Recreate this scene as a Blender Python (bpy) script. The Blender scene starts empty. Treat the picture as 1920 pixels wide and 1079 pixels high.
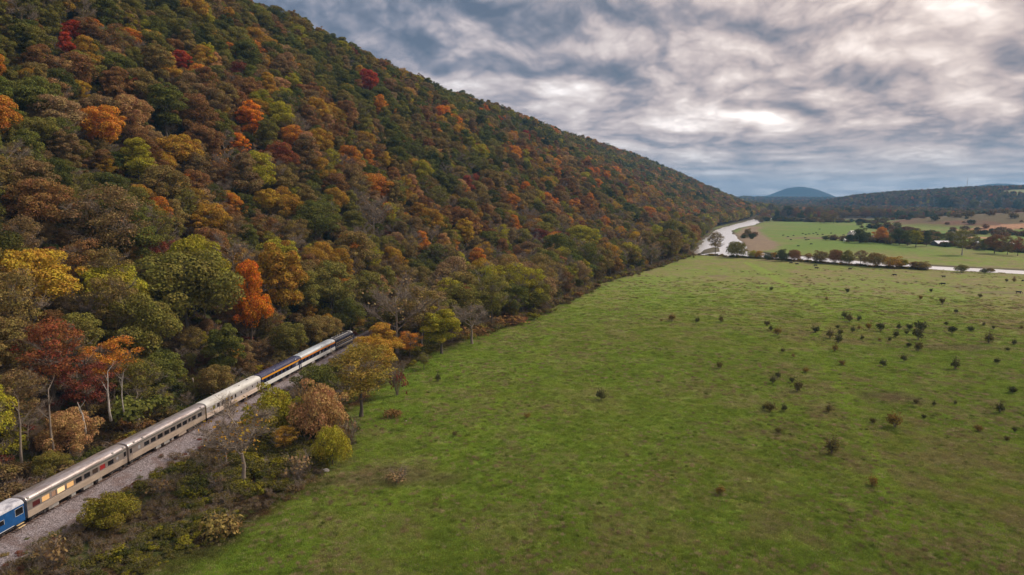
import bpy, math, random
import numpy as np
from mathutils import Vector, Matrix

R = math.radians
rnd = random.Random(7)
rng = np.random.default_rng(11)
scene = bpy.context.scene
COL = scene.collection

# ------------------------------------------------------------------ camera
CAM_H, FPX, YH = 55.0, 1280.0, 368.0
PITCH = math.atan((539.5 - YH) / FPX)
cam_d = bpy.data.cameras.new('camera')
cam_d.sensor_width = 36.0
cam_d.lens = 24.0
cam_d.clip_start = 0.5
cam_d.clip_end = 40000
cam = bpy.data.objects.new('camera', cam_d)
cam.location = (0, 0, CAM_H)
cam.rotation_euler = (math.pi / 2 - PITCH, 0, 0)
COL.objects.link(cam)
scene.camera = cam

# ------------------------------------------------------------------ light
SUN_EL, SUN_AZ = 40.0, 66.0          # azimuth clockwise from the view direction (+Y)
world = bpy.data.worlds.new('World')
scene.world = world
world.use_nodes = True
wn, wl = world.node_tree.nodes, world.node_tree.links
wn.clear()

sun_d = bpy.data.lights.new('sun', 'SUN')
sun_d.energy = 3.0
sun_d.angle = R(13)
sun_d.color = (1.0, 0.86, 0.72)
sun = bpy.data.objects.new('sun', sun_d)
sd = Vector((math.sin(R(SUN_AZ)) * math.cos(R(SUN_EL)), math.cos(R(SUN_AZ)) * math.cos(R(SUN_EL)), math.sin(R(SUN_EL))))
sun.rotation_euler = sd.to_track_quat('Z', 'Y').to_euler()
sun.location = (200, 100, 400)
COL.objects.link(sun)

scene.view_settings.view_transform = 'Standard'
scene.view_settings.look = 'None'
scene.view_settings.gamma = 1.0
scene.view_settings.use_curve_mapping = False
scene.view_settings.exposure = 0.14
scene.cycles.use_denoising = True
scene.cycles.max_bounces = 5
scene.cycles.diffuse_bounces = 2
scene.cycles.glossy_bounces = 2
scene.cycles.transmission_bounces = 2
scene.cycles.volume_bounces = 0
scene.cycles.transparent_max_bounces = 4
scene.cycles.sample_clamp_indirect = 4.0


class NT:
    """small helper for writing node trees"""
    def __init__(self, nt):
        self.n, self.l = nt.nodes, nt.links

    def new(self, t, **kw):
        o = self.n.new(t)
        for k, v in kw.items():
            setattr(o, k, v)
        return o

    def put(self, sock, v):
        if isinstance(v, bpy.types.NodeSocket):
            self.l.new(v, sock)
        elif v is not None:
            if isinstance(v, (tuple, list)) and len(v) == 3 and len(sock.default_value) == 4:
                v = (*v, 1)
            sock.default_value = v

    def math(self, op, a, b=None, c=None, clamp=False):
        o = self.new('ShaderNodeMath', operation=op, use_clamp=clamp)
        self.put(o.inputs[0], a)
        if b is not None:
            self.put(o.inputs[1], b)
        if c is not None:
            self.put(o.inputs[2], c)
        return o.outputs[0]

    def vmath(self, op, a, b=None):
        o = self.new('ShaderNodeVectorMath', operation=op)
        self.put(o.inputs[0], a)
        if b is not None:
            self.put(o.inputs[1], b)
        return o.outputs[0]

    def mix(self, f, a, b, blend='MIX'):
        o = self.new('ShaderNodeMix', data_type='RGBA', blend_type=blend)
        o.clamp_factor = True
        self.put(o.inputs[0], f)
        self.put(o.inputs[6], a)
        self.put(o.inputs[7], b)
        return o.outputs[2]

    def noise(self, vec, scale, detail=4, rough=0.55, dist=0.0, dim='3D'):
        o = self.new('ShaderNodeTexNoise', noise_dimensions=dim)
        if vec is not None:
            self.put(o.inputs['Vector'], vec)
        o.inputs['Scale'].default_value = scale
        o.inputs['Detail'].default_value = detail
        o.inputs['Roughness'].default_value = rough
        o.inputs['Distortion'].default_value = dist
        return o.outputs['Fac']

    def ramp(self, f, stops, interp='LINEAR'):
        o = self.new('ShaderNodeValToRGB')
        o.color_ramp.interpolation = interp
        e = o.color_ramp.elements
        while len(e) < len(stops):
            e.new(0.5)
        for i, (p, c) in enumerate(stops):
            e[i].position = p
            e[i].color = (*c, 1) if len(c) == 3 else c
        self.put(o.inputs[0], f)
        return o.outputs[0]

    def maprange(self, v, a, b, c=0.0, d=1.0, smooth=True):
        o = self.new('ShaderNodeMapRange', interpolation_type='SMOOTHSTEP' if smooth else 'LINEAR')
        self.put(o.inputs[0], v)
        for i, x in enumerate((a, b, c, d)):
            o.inputs[i + 1].default_value = x
        return o.outputs[0]


# world: the NISHITA sky seen between broken evening clouds
t = NT(world.node_tree)
sky = t.new('ShaderNodeTexSky', sky_type='NISHITA')
sky.sun_disc = False
sky.sun_elevation = R(SUN_EL)
sky.sun_rotation = R(SUN_AZ)
sky.altitude = 200
sky.air_density = 1.0
sky.dust_density = 1.5
tc = t.new('ShaderNodeTexCoord')
sp = t.new('ShaderNodeSeparateXYZ')
t.put(sp.inputs[0], tc.outputs['Generated'])
dx, dy, dz = sp.outputs
dzp = t.math('MAXIMUM', dz, 0.0)
az = t.math('ARCTAN2', dx, dy)           # azimuth, radians clockwise from +Y
rho = t.math('SQRT', t.math('ADD', t.math('MULTIPLY', dx, dx), t.math('MULTIPLY', dy, dy)))
rho = t.math('MAXIMUM', rho, 0.001)
CS = 3.6
vert = t.math('MULTIPLY', t.math('LOGARITHM', t.math('ADD', dzp, 0.045), math.e), 1.35)
cv = t.new('ShaderNodeCombineXYZ')
t.put(cv.inputs[0], t.math('MULTIPLY', t.math('DIVIDE', dx, rho), CS)); t.put(cv.inputs[1], t.math('MULTIPLY', t.math('DIVIDE', dy, rho), CS)); t.put(cv.inputs[2], vert)
P = cv.outputs[0]
warp = t.new('ShaderNodeTexNoise')
t.put(warp.inputs['Vector'], P); warp.inputs['Scale'].default_value = 1.3; warp.inputs['Detail'].default_value = 4
wv = t.vmath('SUBTRACT', warp.outputs['Color'], (0.5, 0.5, 0.5))
wsc = t.new('ShaderNodeVectorMath', operation='SCALE'); t.put(wsc.inputs[0], wv); wsc.inputs['Scale'].default_value = 0.32
P2 = t.vmath('ADD', P, wsc.outputs[0])
P3 = t.vmath('ADD', P2, (0.075, -0.02, 0.11))
big = t.noise(P2, 0.8, 3, 0.5)
med = t.noise(P2, 1.45, 9, 0.56)
med2 = t.noise(P3, 1.45, 9, 0.56)
fin = t.noise(t.vmath('ADD', P2, (7.3, 1.1, 0)), 5.0, 8, 0.6)


def blob(a0, e0, wa, we):
    """soft region of the sky round azimuth a0 and elevation e0 (degrees)"""
    da = t.math('DIVIDE', t.math('SUBTRACT', az, R(a0)), R(wa))
    de = t.math('DIVIDE', t.math('SUBTRACT', dz, math.sin(R(e0))), math.sin(R(we)))
    d2 = t.math('ADD', t.math('MULTIPLY', da, da), t.math('MULTIPLY', de, de))
    return t.math('EXPONENT', t.math('MULTIPLY', d2, -1.0))


def regions(lst):
    acc = None
    for a0, e0, wa, we, k in lst:
        q = t.math('MULTIPLY', blob(a0, e0, wa, we), k)
        acc = q if acc is None else t.math('ADD', acc, q)
    return acc


# the heavy bank on the left and the grey bases; the pale breaks (azimuth, elevation, widths, amount)
dark_reg = regions([(-8, 14.5, 15, 4.4, 1.35), (1, 8.5, 3, 1.2, .3), (9.5, 9.6, 3.6, 1.5, 0.75), (16, 12.6, 3, 1.2, 0.45), (24, 8.2, 8, 1.4, 0.5), (30, 4.2, 12, 1.3, 0.5), (20, 14.4, 2.2, 1.0, .5), (23.5, 14.0, 2.5, 1.2, .5), (-60, 20, 30, 20, .6), (70, 30, 40, 25, .2)])
glow_reg = regions([(20.0, 16.6, 4.2, 2.2, 1.05), (4.5, 8.3, 3.2, 1.6, 0.42), (5.5, 12.0, 3, 1.0, 0.45), (32, 12.3, 7, 1.9, 0.35), (8, 5.6, 5, 1.0, 0.06), (22, 0.6, 26, 1.1, 0.75), (35, 17, 8, 2, .4), (20, 27, 18, 8, .8)])
def billow(vec, sc):
    """puffs: folded noise, rounded heads with dark creases"""
    acc = None
    for k, w_ in ((1.0, 0.52), (2.3, 0.27), (5.1, 0.14), (11.0, 0.07)):
        q = t.math('MULTIPLY', t.math('ABSOLUTE', t.math('SUBTRACT', t.noise(t.vmath('ADD', vec, (k, 3 * k, 0)), sc * k, 0, 0.5), 0.5)), 3.4 * w_)
        acc = q if acc is None else t.math('ADD', acc, q)
    return acc


P2b = t.vmath('MULTIPLY', P2, (1.0, 1.0, 1.15))
bil = billow(P2b, 1.9)
bil2 = billow(t.vmath('ADD', P2b, (0.06, -0.02, 0.11)), 1.9)
# brightness of the cloud deck
lum = t.math('ADD', t.math('MULTIPLY', t.math('SUBTRACT', big, 0.5), 0.75), t.math('MULTIPLY', t.math('SUBTRACT', med, 0.5), 0.75))
lum = t.math('ADD', lum, t.math('MULTIPLY', t.math('SUBTRACT', med, med2), 1.0))
lum = t.math('ADD', lum, t.math('MULTIPLY', t.math('SUBTRACT', fin, 0.5), 0.25))
lum = t.math('ADD', lum, t.math('MULTIPLY', t.math('SUBTRACT', bil, 0.33), 0.42))
lum = t.math('ADD', lum, t.math('MULTIPLY', t.math('SUBTRACT', bil, bil2), 0.5))
lum = t.math('ADD', lum, t.maprange(az, R(-8), R(14), 0.50, 0.63))
lum = t.math('SUBTRACT', lum, t.math('MULTIPLY', dark_reg, 0.36))
lum = t.math('ADD', lum, t.math('MULTIPLY', glow_reg, 0.42))
cloud = t.ramp(t.math('MULTIPLY', lum, 0.7), [(0.0, (0.115, 0.14, 0.185)), (0.154, (0.205, 0.225, 0.275)), (0.294, (0.345, 0.325, 0.355)),
                     (0.42, (0.53, 0.465, 0.46)), (0.56, (0.72, 0.64, 0.605)), (0.7, (0.98, 0.90, 0.85)), (1.0, (1.7, 1.6, 1.5))])
warmth = t.maprange(az, R(-30), R(35), 0.0, 1.0)
cloud = t.mix(1.0, cloud, t.mix(warmth, (0.90, 0.98, 1.09), (1.05, 0.99, 0.96)), 'MULTIPLY')
# cooler towards the horizon bands
low = t.maprange(dz, 0.0, 0.10, 1.0, 0.0)
cloud = t.mix(t.math('MULTIPLY', low, 0.45), cloud, (0.46, 0.54, 0.62))
gap = t.maprange(lum, 0.20, 0.0, 0.0, 0.3)
cl10 = t.new('ShaderNodeVectorMath', operation='SCALE')
t.put(cl10.inputs[0], cloud); cl10.inputs['Scale'].default_value = 10.0
skycol = t.mix(gap, cl10.outputs[0], t.mix(0.35, cl10.outputs[0], sky.outputs[0]))
bg = t.new('ShaderNodeBackground')
t.put(bg.inputs[0], skycol)
bg.inputs[1].default_value = 0.1
wo = t.new('ShaderNodeOutputWorld')
wl.new(bg.outputs[0], wo.inputs[0])

# ------------------------------------------------------------------ numbers: noise and ground shape
def _hash(ix, iy, s):
    n = (ix.astype(np.int64) * 374761393 + iy.astype(np.int64) * 668265263 + s * 1442695041) & 0x7fffffff
    n = ((n ^ (n >> 13)) * 1274126177) & 0x7fffffff
    return ((n ^ (n >> 16)) & 0xffff) / 65535.0


def vnoise(x, y, s=0):
    ix, iy = np.floor(x), np.floor(y)
    fx, fy = x - ix, y - iy
    fx, fy = fx * fx * (3 - 2 * fx), fy * fy * (3 - 2 * fy)
    a, b = _hash(ix, iy, s), _hash(ix + 1, iy, s)
    c, d = _hash(ix, iy + 1, s), _hash(ix + 1, iy + 1, s)
    return (a * (1 - fx) + b * fx) * (1 - fy) + (c * (1 - fx) + d * fx) * fy


def fbm(x, y, sc, oct=4, s=0):
    v, amp, tot = 0, 1.0, 0
    for o in range(oct):
        v = v + amp * vnoise(x / sc * 2 ** o, y / sc * 2 ** o, s + o * 17)
        tot += amp
        amp *= 0.5
    return v / tot


def gp(px, py, z=0.0):
    """the point at height z that the photograph shows at a pixel"""
    u, v = (px - 960) / FPX, (py - 539.5) / FPX
    d = np.array([u, math.cos(PITCH) - v * math.sin(PITCH), -math.sin(PITCH) - v * math.cos(PITCH)])
    k = (z - CAM_H) / d[2]
    return d[0] * k, d[1] * k


def project(x, y, z):
    zz = z - CAM_H
    dep = y * math.cos(PITCH) - zz * math.sin(PITCH)
    up = y * math.sin(PITCH) + zz * math.cos(PITCH)
    dep = np.maximum(dep, 1e-3)
    return 960 + FPX * x / dep, 539.5 - FPX * up / dep, dep


RAZ = R(18.72)
SA, CA = math.sin(RAZ), math.cos(RAZ)


def ridge_coords(x, y):
    return x * SA + y * CA, -(x * CA - y * SA)


RAIL_Z = 1.25
# lower right edge of the coaches as seen -> centre line of the track
_ends = [(47, 974), (247, 867), (387, 786), (488, 729.5), (565, 690), (629, 656), (663, 639)]
_e3 = [gp(a, b, RAIL_Z + 0.95) for a, b in _ends]
_ty = np.array([p[1] for p in _e3]); _tx = np.array([p[0] for p in _e3]) - 1.5
_fit = np.polyfit(_ty, _tx, 2)
TRK = [(float(np.polyval(_fit, 103) + (y - 103) * (2 * _fit[0] * 103 + _fit[1])), y) for y in (-120, -60, 0, 50, 80)]
TRK += [(float(np.polyval(_fit, y)), y) for y in np.arange(100, 262, 8.0)]
x0, y0 = TRK[-1]
for a, st in ((14, 25), (19, 30), (23, 45), (25, 60), (26, 100), (25, 140), (24, 200), (23, 300)):
    x0 += st * math.sin(R(a)); y0 += st * math.cos(R(a))
    TRK.append((x0, y0))
TRKX = lambda y: np.interp(y, [p[1] for p in TRK], [p[0] for p in TRK])
FOOT = [(-105, -120), (-99, 0), (-95, 80), (-90, 133), (-84, 186), (-77, 236), (-70, 262), (-42, 330), (0, 420), (52, 520),
        (118, 660), (205, 860), (275, 1010), (345, 1215), (465, 1460), (585, 1690), (700, 1950), (790, 2200), (1030, 3000),
        (1345, 4000), (1660, 5000), (2080, 6200), (2500, 7500)]
_fa = np.array([ridge_coords(*p)[0] for p in FOOT]); _fl = np.array([ridge_coords(*p)[1] for p in FOOT])
EDGE = [(-80, 20), (-62, 70), (-51.5, 93), (-38, 133), (-42, 167), (-32, 234), (-20, 256), (12, 315), (58, 435), (105, 516), (170, 644),
        (198, 735), (238, 866), (288, 1000), (361, 1215), (478, 1450), (588, 1680), (698, 1950), (800, 2300)]
EDGEX = lambda y: np.interp(y, [p[1] for p in EDGE], [p[0] for p in EDGE])

_ra = [-600, 300, 548, 761, 1310, 2750, 4300, 4800, 5400, 6000, 7600]
_rh = [235, 235, 231, 216, 212, 206, 200, 150, 60, 0, 0]
_rl = [400, 400, 400, 400, 400, 400, 400, 390, 380, 380, 380]


def poly_sdf(x, y, poly):
    """signed distance to a closed polygon, negative inside"""
    d = np.full(x.shape, 1e9)
    ins = np.zeros(x.shape, bool)
    n = len(poly)
    for i in range(n):
        ax, ay = poly[i]; bx, by = poly[(i + 1) % n]
        ex, ey = bx - ax, by - ay
        tt = np.clip(((x - ax) * ex + (y - ay) * ey) / (ex * ex + ey * ey), 0, 1)
        d = np.minimum(d, np.hypot(x - ax - tt * ex, y - ay - tt * ey))
        if ay != by:
            c = ((ay > y) != (by > y)) & (x < (bx - ax) * (y - ay) / (by - ay) + ax)
            ins ^= c
    return np.where(ins, -d, d)


RIVER = [(1300, 20), (900, 165), (600, 315), (470, 405), (366, 484), (306, 527), (280, 557), (216, 625), (171, 646), (200, 735),
         (244, 866), (292, 1000), (330, 1110), (374, 1215), (486, 1450), (596, 1680), (704, 1950), (770, 2120), (800, 2110),
         (730, 1950), (615, 1660), (470, 1330), (404, 1215), (352, 1105), (322, 988), (288, 866), (263, 770), (237, 695), (252, 662), (298, 590),
         (339, 544), (386, 512), (495, 435), (620, 345), (920, 200), (1310, 60)]
BAR = [(262, 700), (240, 690), (262, 770), (286, 866), (326, 988), (388, 1150), (440, 1260), (452, 1240), (405, 1130), (358, 985), (330, 880), (300, 770)]
ISLE = [(188, 662), (178, 655), (200, 715), (225, 760), (226, 740), (212, 690)]


def sstep(a, b, v):
    k = np.clip((v - a) / (b - a), 0, 1)
    return k * k * (3 - 2 * k)


def dome(x, y, cx, cy, rx, ry, h, p=1.0, rot=0.0):
    c, s = math.cos(rot), math.sin(rot)
    xx, yy = (x - cx) * c + (y - cy) * s, -(x - cx) * s + (y - cy) * c
    r2 = (xx / rx) ** 2 + (yy / ry) ** 2
    return h * np.clip(1 - r2, 0, 1) ** p


def hill_h(x, y):
    a, l = ridge_coords(x, y)
    lf = np.interp(a, _fa, _fl)
    rl = np.interp(a, _ra, _rl)
    hr = np.interp(a, _ra, _rh) - 15
    s = (l - lf) / np.maximum(rl - lf, 40)
    s = s + (fbm(x, y, 130, 3, 5) - 0.5) * 0.07 * np.clip(s * 5, 0, 1)
    up = np.clip(s, 0, 1)
    prof = up ** 1.08
    prof = prof - 0.05 * sstep(0.8, 1.0, up) * (up - 0.8) / 0.2
    down = np.clip(1 - (s - 1) * 0.55, 0, 1) * 0.95
    return np.where(s <= 1, prof, down) * np.maximum(hr, 0)


def height(x, y):
    x = np.asarray(x, float); y = np.asarray(y, float)
    h = hill_h(x, y)
    # right-hand country
    h = h + dome(x, y, 1370, 1270, 650, 440, 31, 0.8)
    h = h + dome(x, y, 2400, 3050, 1000, 800, 86, 0.6)
    h = h + dome(x, y, 3700, 2700, 1400, 1200, 34, 0.8)
    h = h + dome(x, y, 2150, 4500, 1100, 700, 16, 1.0)
    h = h + dome(x, y, 2350, 6200, 2300, 900, 28, 0.7, -0.15)
    h = h + dome(x, y, 3300, 8300, 2100, 700, 44, 0.7)
    h = h + dome(x, y, 4000, 10000, 700, 1400, 70, 1.1) + dome(x, y, 4170, 10000, 400, 900, 112, 1.5)
    h = h + dome(x, y, 6900, 9800, 1500, 1200, 120, 0.8) + dome(x, y, 6950, 9800, 600, 900, 105, 1.2)
    h = h + dome(x, y, 600, 7500, 2400, 800, 22, 0.7)
    h = h + sstep(8600, 9300, y) * (fbm(x, y, 520, 4, 33) - 0.5) * 60 * np.clip(h / 60, 0, 1)
    far = sstep(1500, 3000, y)
    h = h + far * (fbm(x, y, 420, 4, 3) - 0.5) * 22 * np.clip(h / 30, 0.15, 1)
    h = h + (fbm(x, y, 60, 3, 9) - 0.5) * 0.5
    h = h + (fbm(x, y, 5.5, 3, 15) - 0.5) * 0.55 * sstep(330, 150, np.hypot(x, y))
    m = (x > 120) & (y < 2300)
    if m.any():
        d = np.full(x.shape, 1e3)
        d[m] = poly_sdf(x[m], y[m], RIVER)
        d = d + (fbm(x, y, 22, 4, 21) - 0.5) * np.clip(y / 100, 4, 9)
        h = np.where(m, h - 2.6 * sstep(3.0, -3.5, d), h)
        isl = np.full(x.shape, 1e3)
        isl[m] = poly_sdf(x[m], y[m], ISLE)
        h = np.where(isl < 4, np.maximum(h, -0.7 - 0.25 * np.clip(isl + 2, -2, 5)), h)
    return h


def hit(px, py, dz):
    """where the sight line of a pixel passes dz above the ground"""
    u, v = (px - 960) / FPX, (py - 539.5) / FPX
    d = np.array([u, math.cos(PITCH) - v * math.sin(PITCH), -math.sin(PITCH) - v * math.cos(PITCH)])
    k = np.exp(np.linspace(math.log(60), math.log(9000), 2500))
    X, Y, Z = d[0] * k, d[1] * k, CAM_H + d[2] * k
    below = np.nonzero(Z < height(X, Y) + dz)[0]
    if len(below) == 0:
        return None
    i = below[0]
    return float(X[i]), float(Y[i])


# ------------------------------------------------------------------ object helpers
def tag(o, label=None, cat=None, group=None, kind=None):
    if label: o['label'] = label
    if cat: o['category'] = cat
    if group: o['group'] = group
    if kind: o['kind'] = kind
    return o


def link(o, parent=None):
    COL.objects.link(o)
    if parent is not None:
        o.parent = parent
    return o


def empty(name, loc=(0, 0, 0), rz=0.0, sc=1.0):
    o = bpy.data.objects.new(name, None)
    o.location = loc
    o.rotation_euler = (0, 0, rz)
    o.scale = (sc, sc, sc) if not isinstance(sc, tuple) else sc
    o.empty_display_size = 0.5
    return link(o)


class MB:
    """collects vertices and faces"""
    def __init__(self):
        self.v, self.f, self.m = [], [], []

    def add(self, vs, fs, mi=0):
        b = len(self.v)
        self.v.extend([tuple(map(float, q)) for q in vs])
        for f in fs:
            self.f.append(tuple(i + b for i in f)); self.m.append(mi)
        return self

    def box(self, x0, x1, y0, y1, z0, z1, mi=0, bev=0.0):
        if bev <= 0:
            vs = [(x, y, z) for z in (z0, z1) for y in (y0, y1) for x in (x0, x1)]
            return self.add(vs, [(0, 2, 3, 1), (4, 5, 7, 6), (0, 1, 5, 4), (2, 6, 7, 3), (0, 4, 6, 2), (1, 3, 7, 5)], mi)
        b = bev
        prof = [(y0 + b, z0), (y1 - b, z0), (y1, z0 + b), (y1, z1 - b), (y1 - b, z1), (y0 + b, z1), (y0, z1 - b), (y0, z0 + b)]
        return self.extrude(prof, x0, x1, mi)

    def extrude(self, prof, x0, x1, mi=0, closed=True, caps=True):
        n = len(prof)
        vs = [(x0, p[0], p[1]) for p in prof] + [(x1, p[0], p[1]) for p in prof]
        fs = [(i, (i + 1) % n, n + (i + 1) % n, n + i) for i in range(n if closed else n - 1)]
        if caps and closed:
            fs += [tuple(range(n))[::-1], tuple(range(n, 2 * n))]
        return self.add(vs, fs, mi)

    def loft(self, rings, mi=0, caps=True, closed=True):
        n = len(rings[0])
        vs = [p for r in rings for p in r]
        fs = []
        for k in range(len(rings) - 1):
            for i in range(n if closed else n - 1):
                a, b = k * n + i, k * n + (i + 1) % n
                fs.append((a, b, b + n, a + n))
        if caps:
            fs += [tuple(range(n))[::-1], tuple(range((len(rings) - 1) * n, len(rings) * n))]
        return self.add(vs, fs, mi)

    def tube(self, pts, rad, n=6, mi=0, caps=False):
        rings = []
        for i, p in enumerate(pts):
            p = Vector(p)
            q = Vector(pts[min(i + 1, len(pts) - 1)]) - Vector(pts[max(i - 1, 0)])
            if q.length < 1e-6: q = Vector((0, 0, 1))
            q.normalize()
            a = q.cross(Vector((0.31, 0.95, 0.05)))
            if a.length < 0.1: a = q.cross(Vector((1, 0, 0)))
            a.normalize(); b = q.cross(a)
            r = rad[i] if isinstance(rad, (list, tuple)) else rad
            rings.append([p + (a * math.cos(k * 2 * math.pi / n) + b * math.sin(k * 2 * math.pi / n)) * r for k in range(n)])
        return self.loft(rings, mi, caps)

    def disc(self, c, r, ax, th, n=16, mi=0):
        """short cylinder round axis ax (0 x,1 y,2 z)"""
        rings = []
        for s in (-th / 2, th / 2):
            ring = []
            for k in range(n):
                a = 2 * math.pi * k / n
                q = [0, 0, 0]
                q[ax] = s; q[(ax + 1) % 3] = r * math.cos(a); q[(ax + 2) % 3] = r * math.sin(a)
                ring.append((c[0] + q[0], c[1] + q[1], c[2] + q[2]))
            rings.append(ring)
        return self.loft(rings, mi)

    def mesh(self, name, mats, smooth=False):
        me = bpy.data.meshes.new(name)
        me.from_pydata(self.v, [], self.f)
        for m in (mats if isinstance(mats, (list, tuple)) else [mats]):
            me.materials.append(m)
        if any(self.m):
            me.polygons.foreach_set('material_index', self.m)
        if smooth:
            me.polygons.foreach_set('use_smooth', [True] * len(self.f))
        me.update()
        return me

    def build(self, name, mats, parent=None, smooth=False, loc=None, rz=0):
        o = bpy.data.objects.new(name, self.mesh(name, mats, smooth))
        if loc is not None: o.location = loc
        if rz: o.rotation_euler = (0, 0, rz)
        return link(o, parent)


def np_mesh(name, V, F, mats, mi=None, smooth=False):
    """mesh from numpy arrays; F is (n,k)"""
    me = bpy.data.meshes.new(name)
    V = np.asarray(V, np.float32); F = np.asarray(F, np.int32)
    me.vertices.add(len(V)); me.vertices.foreach_set('co', V.ravel())
    k = F.shape[1]
    me.loops.add(F.size); me.loops.foreach_set('vertex_index', F.ravel())
    me.polygons.add(len(F)); me.polygons.foreach_set('loop_start', np.arange(0, F.size, k, dtype=np.int32))
    for m in (mats if isinstance(mats, (list, tuple)) else [mats]):
        me.materials.append(m)
    if mi is not None: me.polygons.foreach_set('material_index', np.asarray(mi, np.int32))
    if smooth: me.polygons.foreach_set('use_smooth', np.ones(len(F), bool))
    me.update(calc_edges=True)
    return me


def copy_tree(o, parent=None):
    c = o.copy(); COL.objects.link(c)
    if parent is not None: c.parent = parent
    for ch in list(o.children):
        copy_tree(ch, c)
    return c


# ------------------------------------------------------------------ materials
def mat(name):
    m = bpy.data.materials.new(name); m.use_nodes = True
    m.node_tree.nodes.clear()
    return m, NT(m.node_tree)


def out(t, sh):
    o = t.new('ShaderNodeOutputMaterial'); t.l.new(sh, o.inputs[0])


def simple(name, col, rough=0.6, metal=0.0, var=0.12, vscale=1.5, bump=0.0, bscale=20.0, dirt=None, dscale=0.6, damt=0.35, spec=0.5, stretch=None):
    m, t = mat(name)
    tc = t.new('ShaderNodeTexCoord')
    P = tc.outputs['Object']
    if stretch:
        P = t.vmath('MULTIPLY', P, stretch)
    n = t.noise(P, vscale, 5, 0.6)
    lo = tuple(c * (1 - var) for c in col); hi = tuple(min(1, c * (1 + var)) for c in col)
    c = t.ramp(n, [(0.3, lo), (0.7, hi)])
    if dirt:
        d = t.noise(P, dscale, 6, 0.65)
        c = t.mix(t.maprange(d, 0.45, 0.7, 0, damt), c, dirt)
    b = t.new('ShaderNodeBsdfPrincipled')
    t.put(b.inputs['Base Color'], c)
    b.inputs['Metallic'].default_value = metal
    t.put(b.inputs['Roughness'], t.maprange(n, 0.2, 0.8, max(rough - 0.08, 0.02), min(rough + 0.08, 1)))
    b.inputs['Specular IOR Level'].default_value = spec
    if bump:
        bp = t.new('ShaderNodeBump'); bp.inputs['Strength'].default_value = bump; bp.inputs['Distance'].default_value = 0.05
        t.put(bp.inputs['Height'], t.noise(P, bscale, 4, 0.6))
        t.l.new(bp.outputs[0], b.inputs['Normal'])
    out(t, b.outputs[0])
    return m


def leaf_material(name, translucency=0.25, vmin=0.62, vmax=1.3, hue=0.035):
    m, t = mat(name)
    at = t.new('ShaderNodeAttribute', attribute_type='INSTANCER', attribute_name='tint')
    geo = t.new('ShaderNodeNewGeometry')
    tc = t.new('ShaderNodeTexCoord')
    n = t.noise(tc.outputs['Object'], 0.33, 3, 0.6)
    h = t.new('ShaderNodeHueSaturation')
    isl = geo.outputs['Random Per Island']
    hv = t.math('ADD', 0.5, t.math('MULTIPLY', t.math('SUBTRACT', isl, 0.5), hue))
    hv = t.math('ADD', hv, t.math('MULTIPLY', t.math('SUBTRACT', n, 0.5), -hue * 3.2))
    t.put(h.inputs['Hue'], hv)
    h.inputs['Saturation'].default_value = 1.0
    v2 = t.math('FRACT', t.math('MULTIPLY', isl, 37.7))
    t.put(h.inputs['Value'], t.maprange(v2, 0, 1, vmin, vmax, smooth=False))
    t.put(h.inputs['Color'], at.outputs['Color'])
    d = t.new('ShaderNodeBsdfDiffuse'); t.put(d.inputs[0], h.outputs[0])
    tr = t.new('ShaderNodeBsdfTranslucent'); t.put(tr.inputs[0], h.outputs[0])
    mx = t.new('ShaderNodeMixShader'); mx.inputs[0].default_value = translucency
    t.l.new(d.outputs[0], mx.inputs[1]); t.l.new(tr.outputs[0], mx.inputs[2])
    out(t, mx.outputs[0])
    return m


M_LEAF = leaf_material('leaf')
M_GRASS = leaf_material('grass_blade', 0.3, 0.75, 1.25, 0.03)
M_BARK = simple('bark', (0.11, 0.09, 0.07), 0.9, var=0.35, vscale=1.0, stretch=(1, 1, 0.3))
M_PALE = simple('pale_bark', (0.46, 0.42, 0.37), 0.85, var=0.3, vscale=0.9, dirt=(0.15, 0.12, 0.09), dscale=0.7, damt=0.7)
M_TWIG = simple('twig', (0.26, 0.21, 0.165), 0.9, var=0.25, vscale=0.6)


# ------------------------------------------------------------------ the ground sheet
def mixc(a, b, k):
    return a * (1 - k[..., None]) + np.asarray(b) * k[..., None]


FIELD_GREEN = np.array([0.175, 0.245, 0.034])
FIELD_OLIVE = np.array([0.225, 0.215, 0.060])
FIELD_BROWN = np.array([0.235, 0.170, 0.100])
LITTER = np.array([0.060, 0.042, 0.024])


def seg_dist(x, y, pts):
    d = np.full(np.shape(x), 1e9)
    for (ax, ay), (bx, by) in zip(pts[:-1], pts[1:]):
        ex, ey = bx - ax, by - ay
        tt = np.clip(((x - ax) * ex + (y - ay) * ey) / (ex * ex + ey * ey), 0, 1)
        d = np.minimum(d, np.hypot(x - ax - tt * ex, y - ay - tt * ey))
    return d


LANE1 = [gp(*p) for p in [(1400, 492), (1440, 512), (1500, 555), (1560, 592)]]
LANE2 = [gp(*p) for p in [(1560, 592), (1520, 640), (1570, 720), (1610, 800), (1650, 880), (1700, 1000)]]
LANE3 = [gp(*p) for p in [(1040, 610), (1010, 680), (950, 730), (850, 870), (640, 1010)]]
PATCH = gp(1565, 447)
PATCH2 = [gp(1810, 538), gp(1345, 518), gp(1870, 549), gp(1800, 652), gp(1680, 745), gp(740, 890)]


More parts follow.
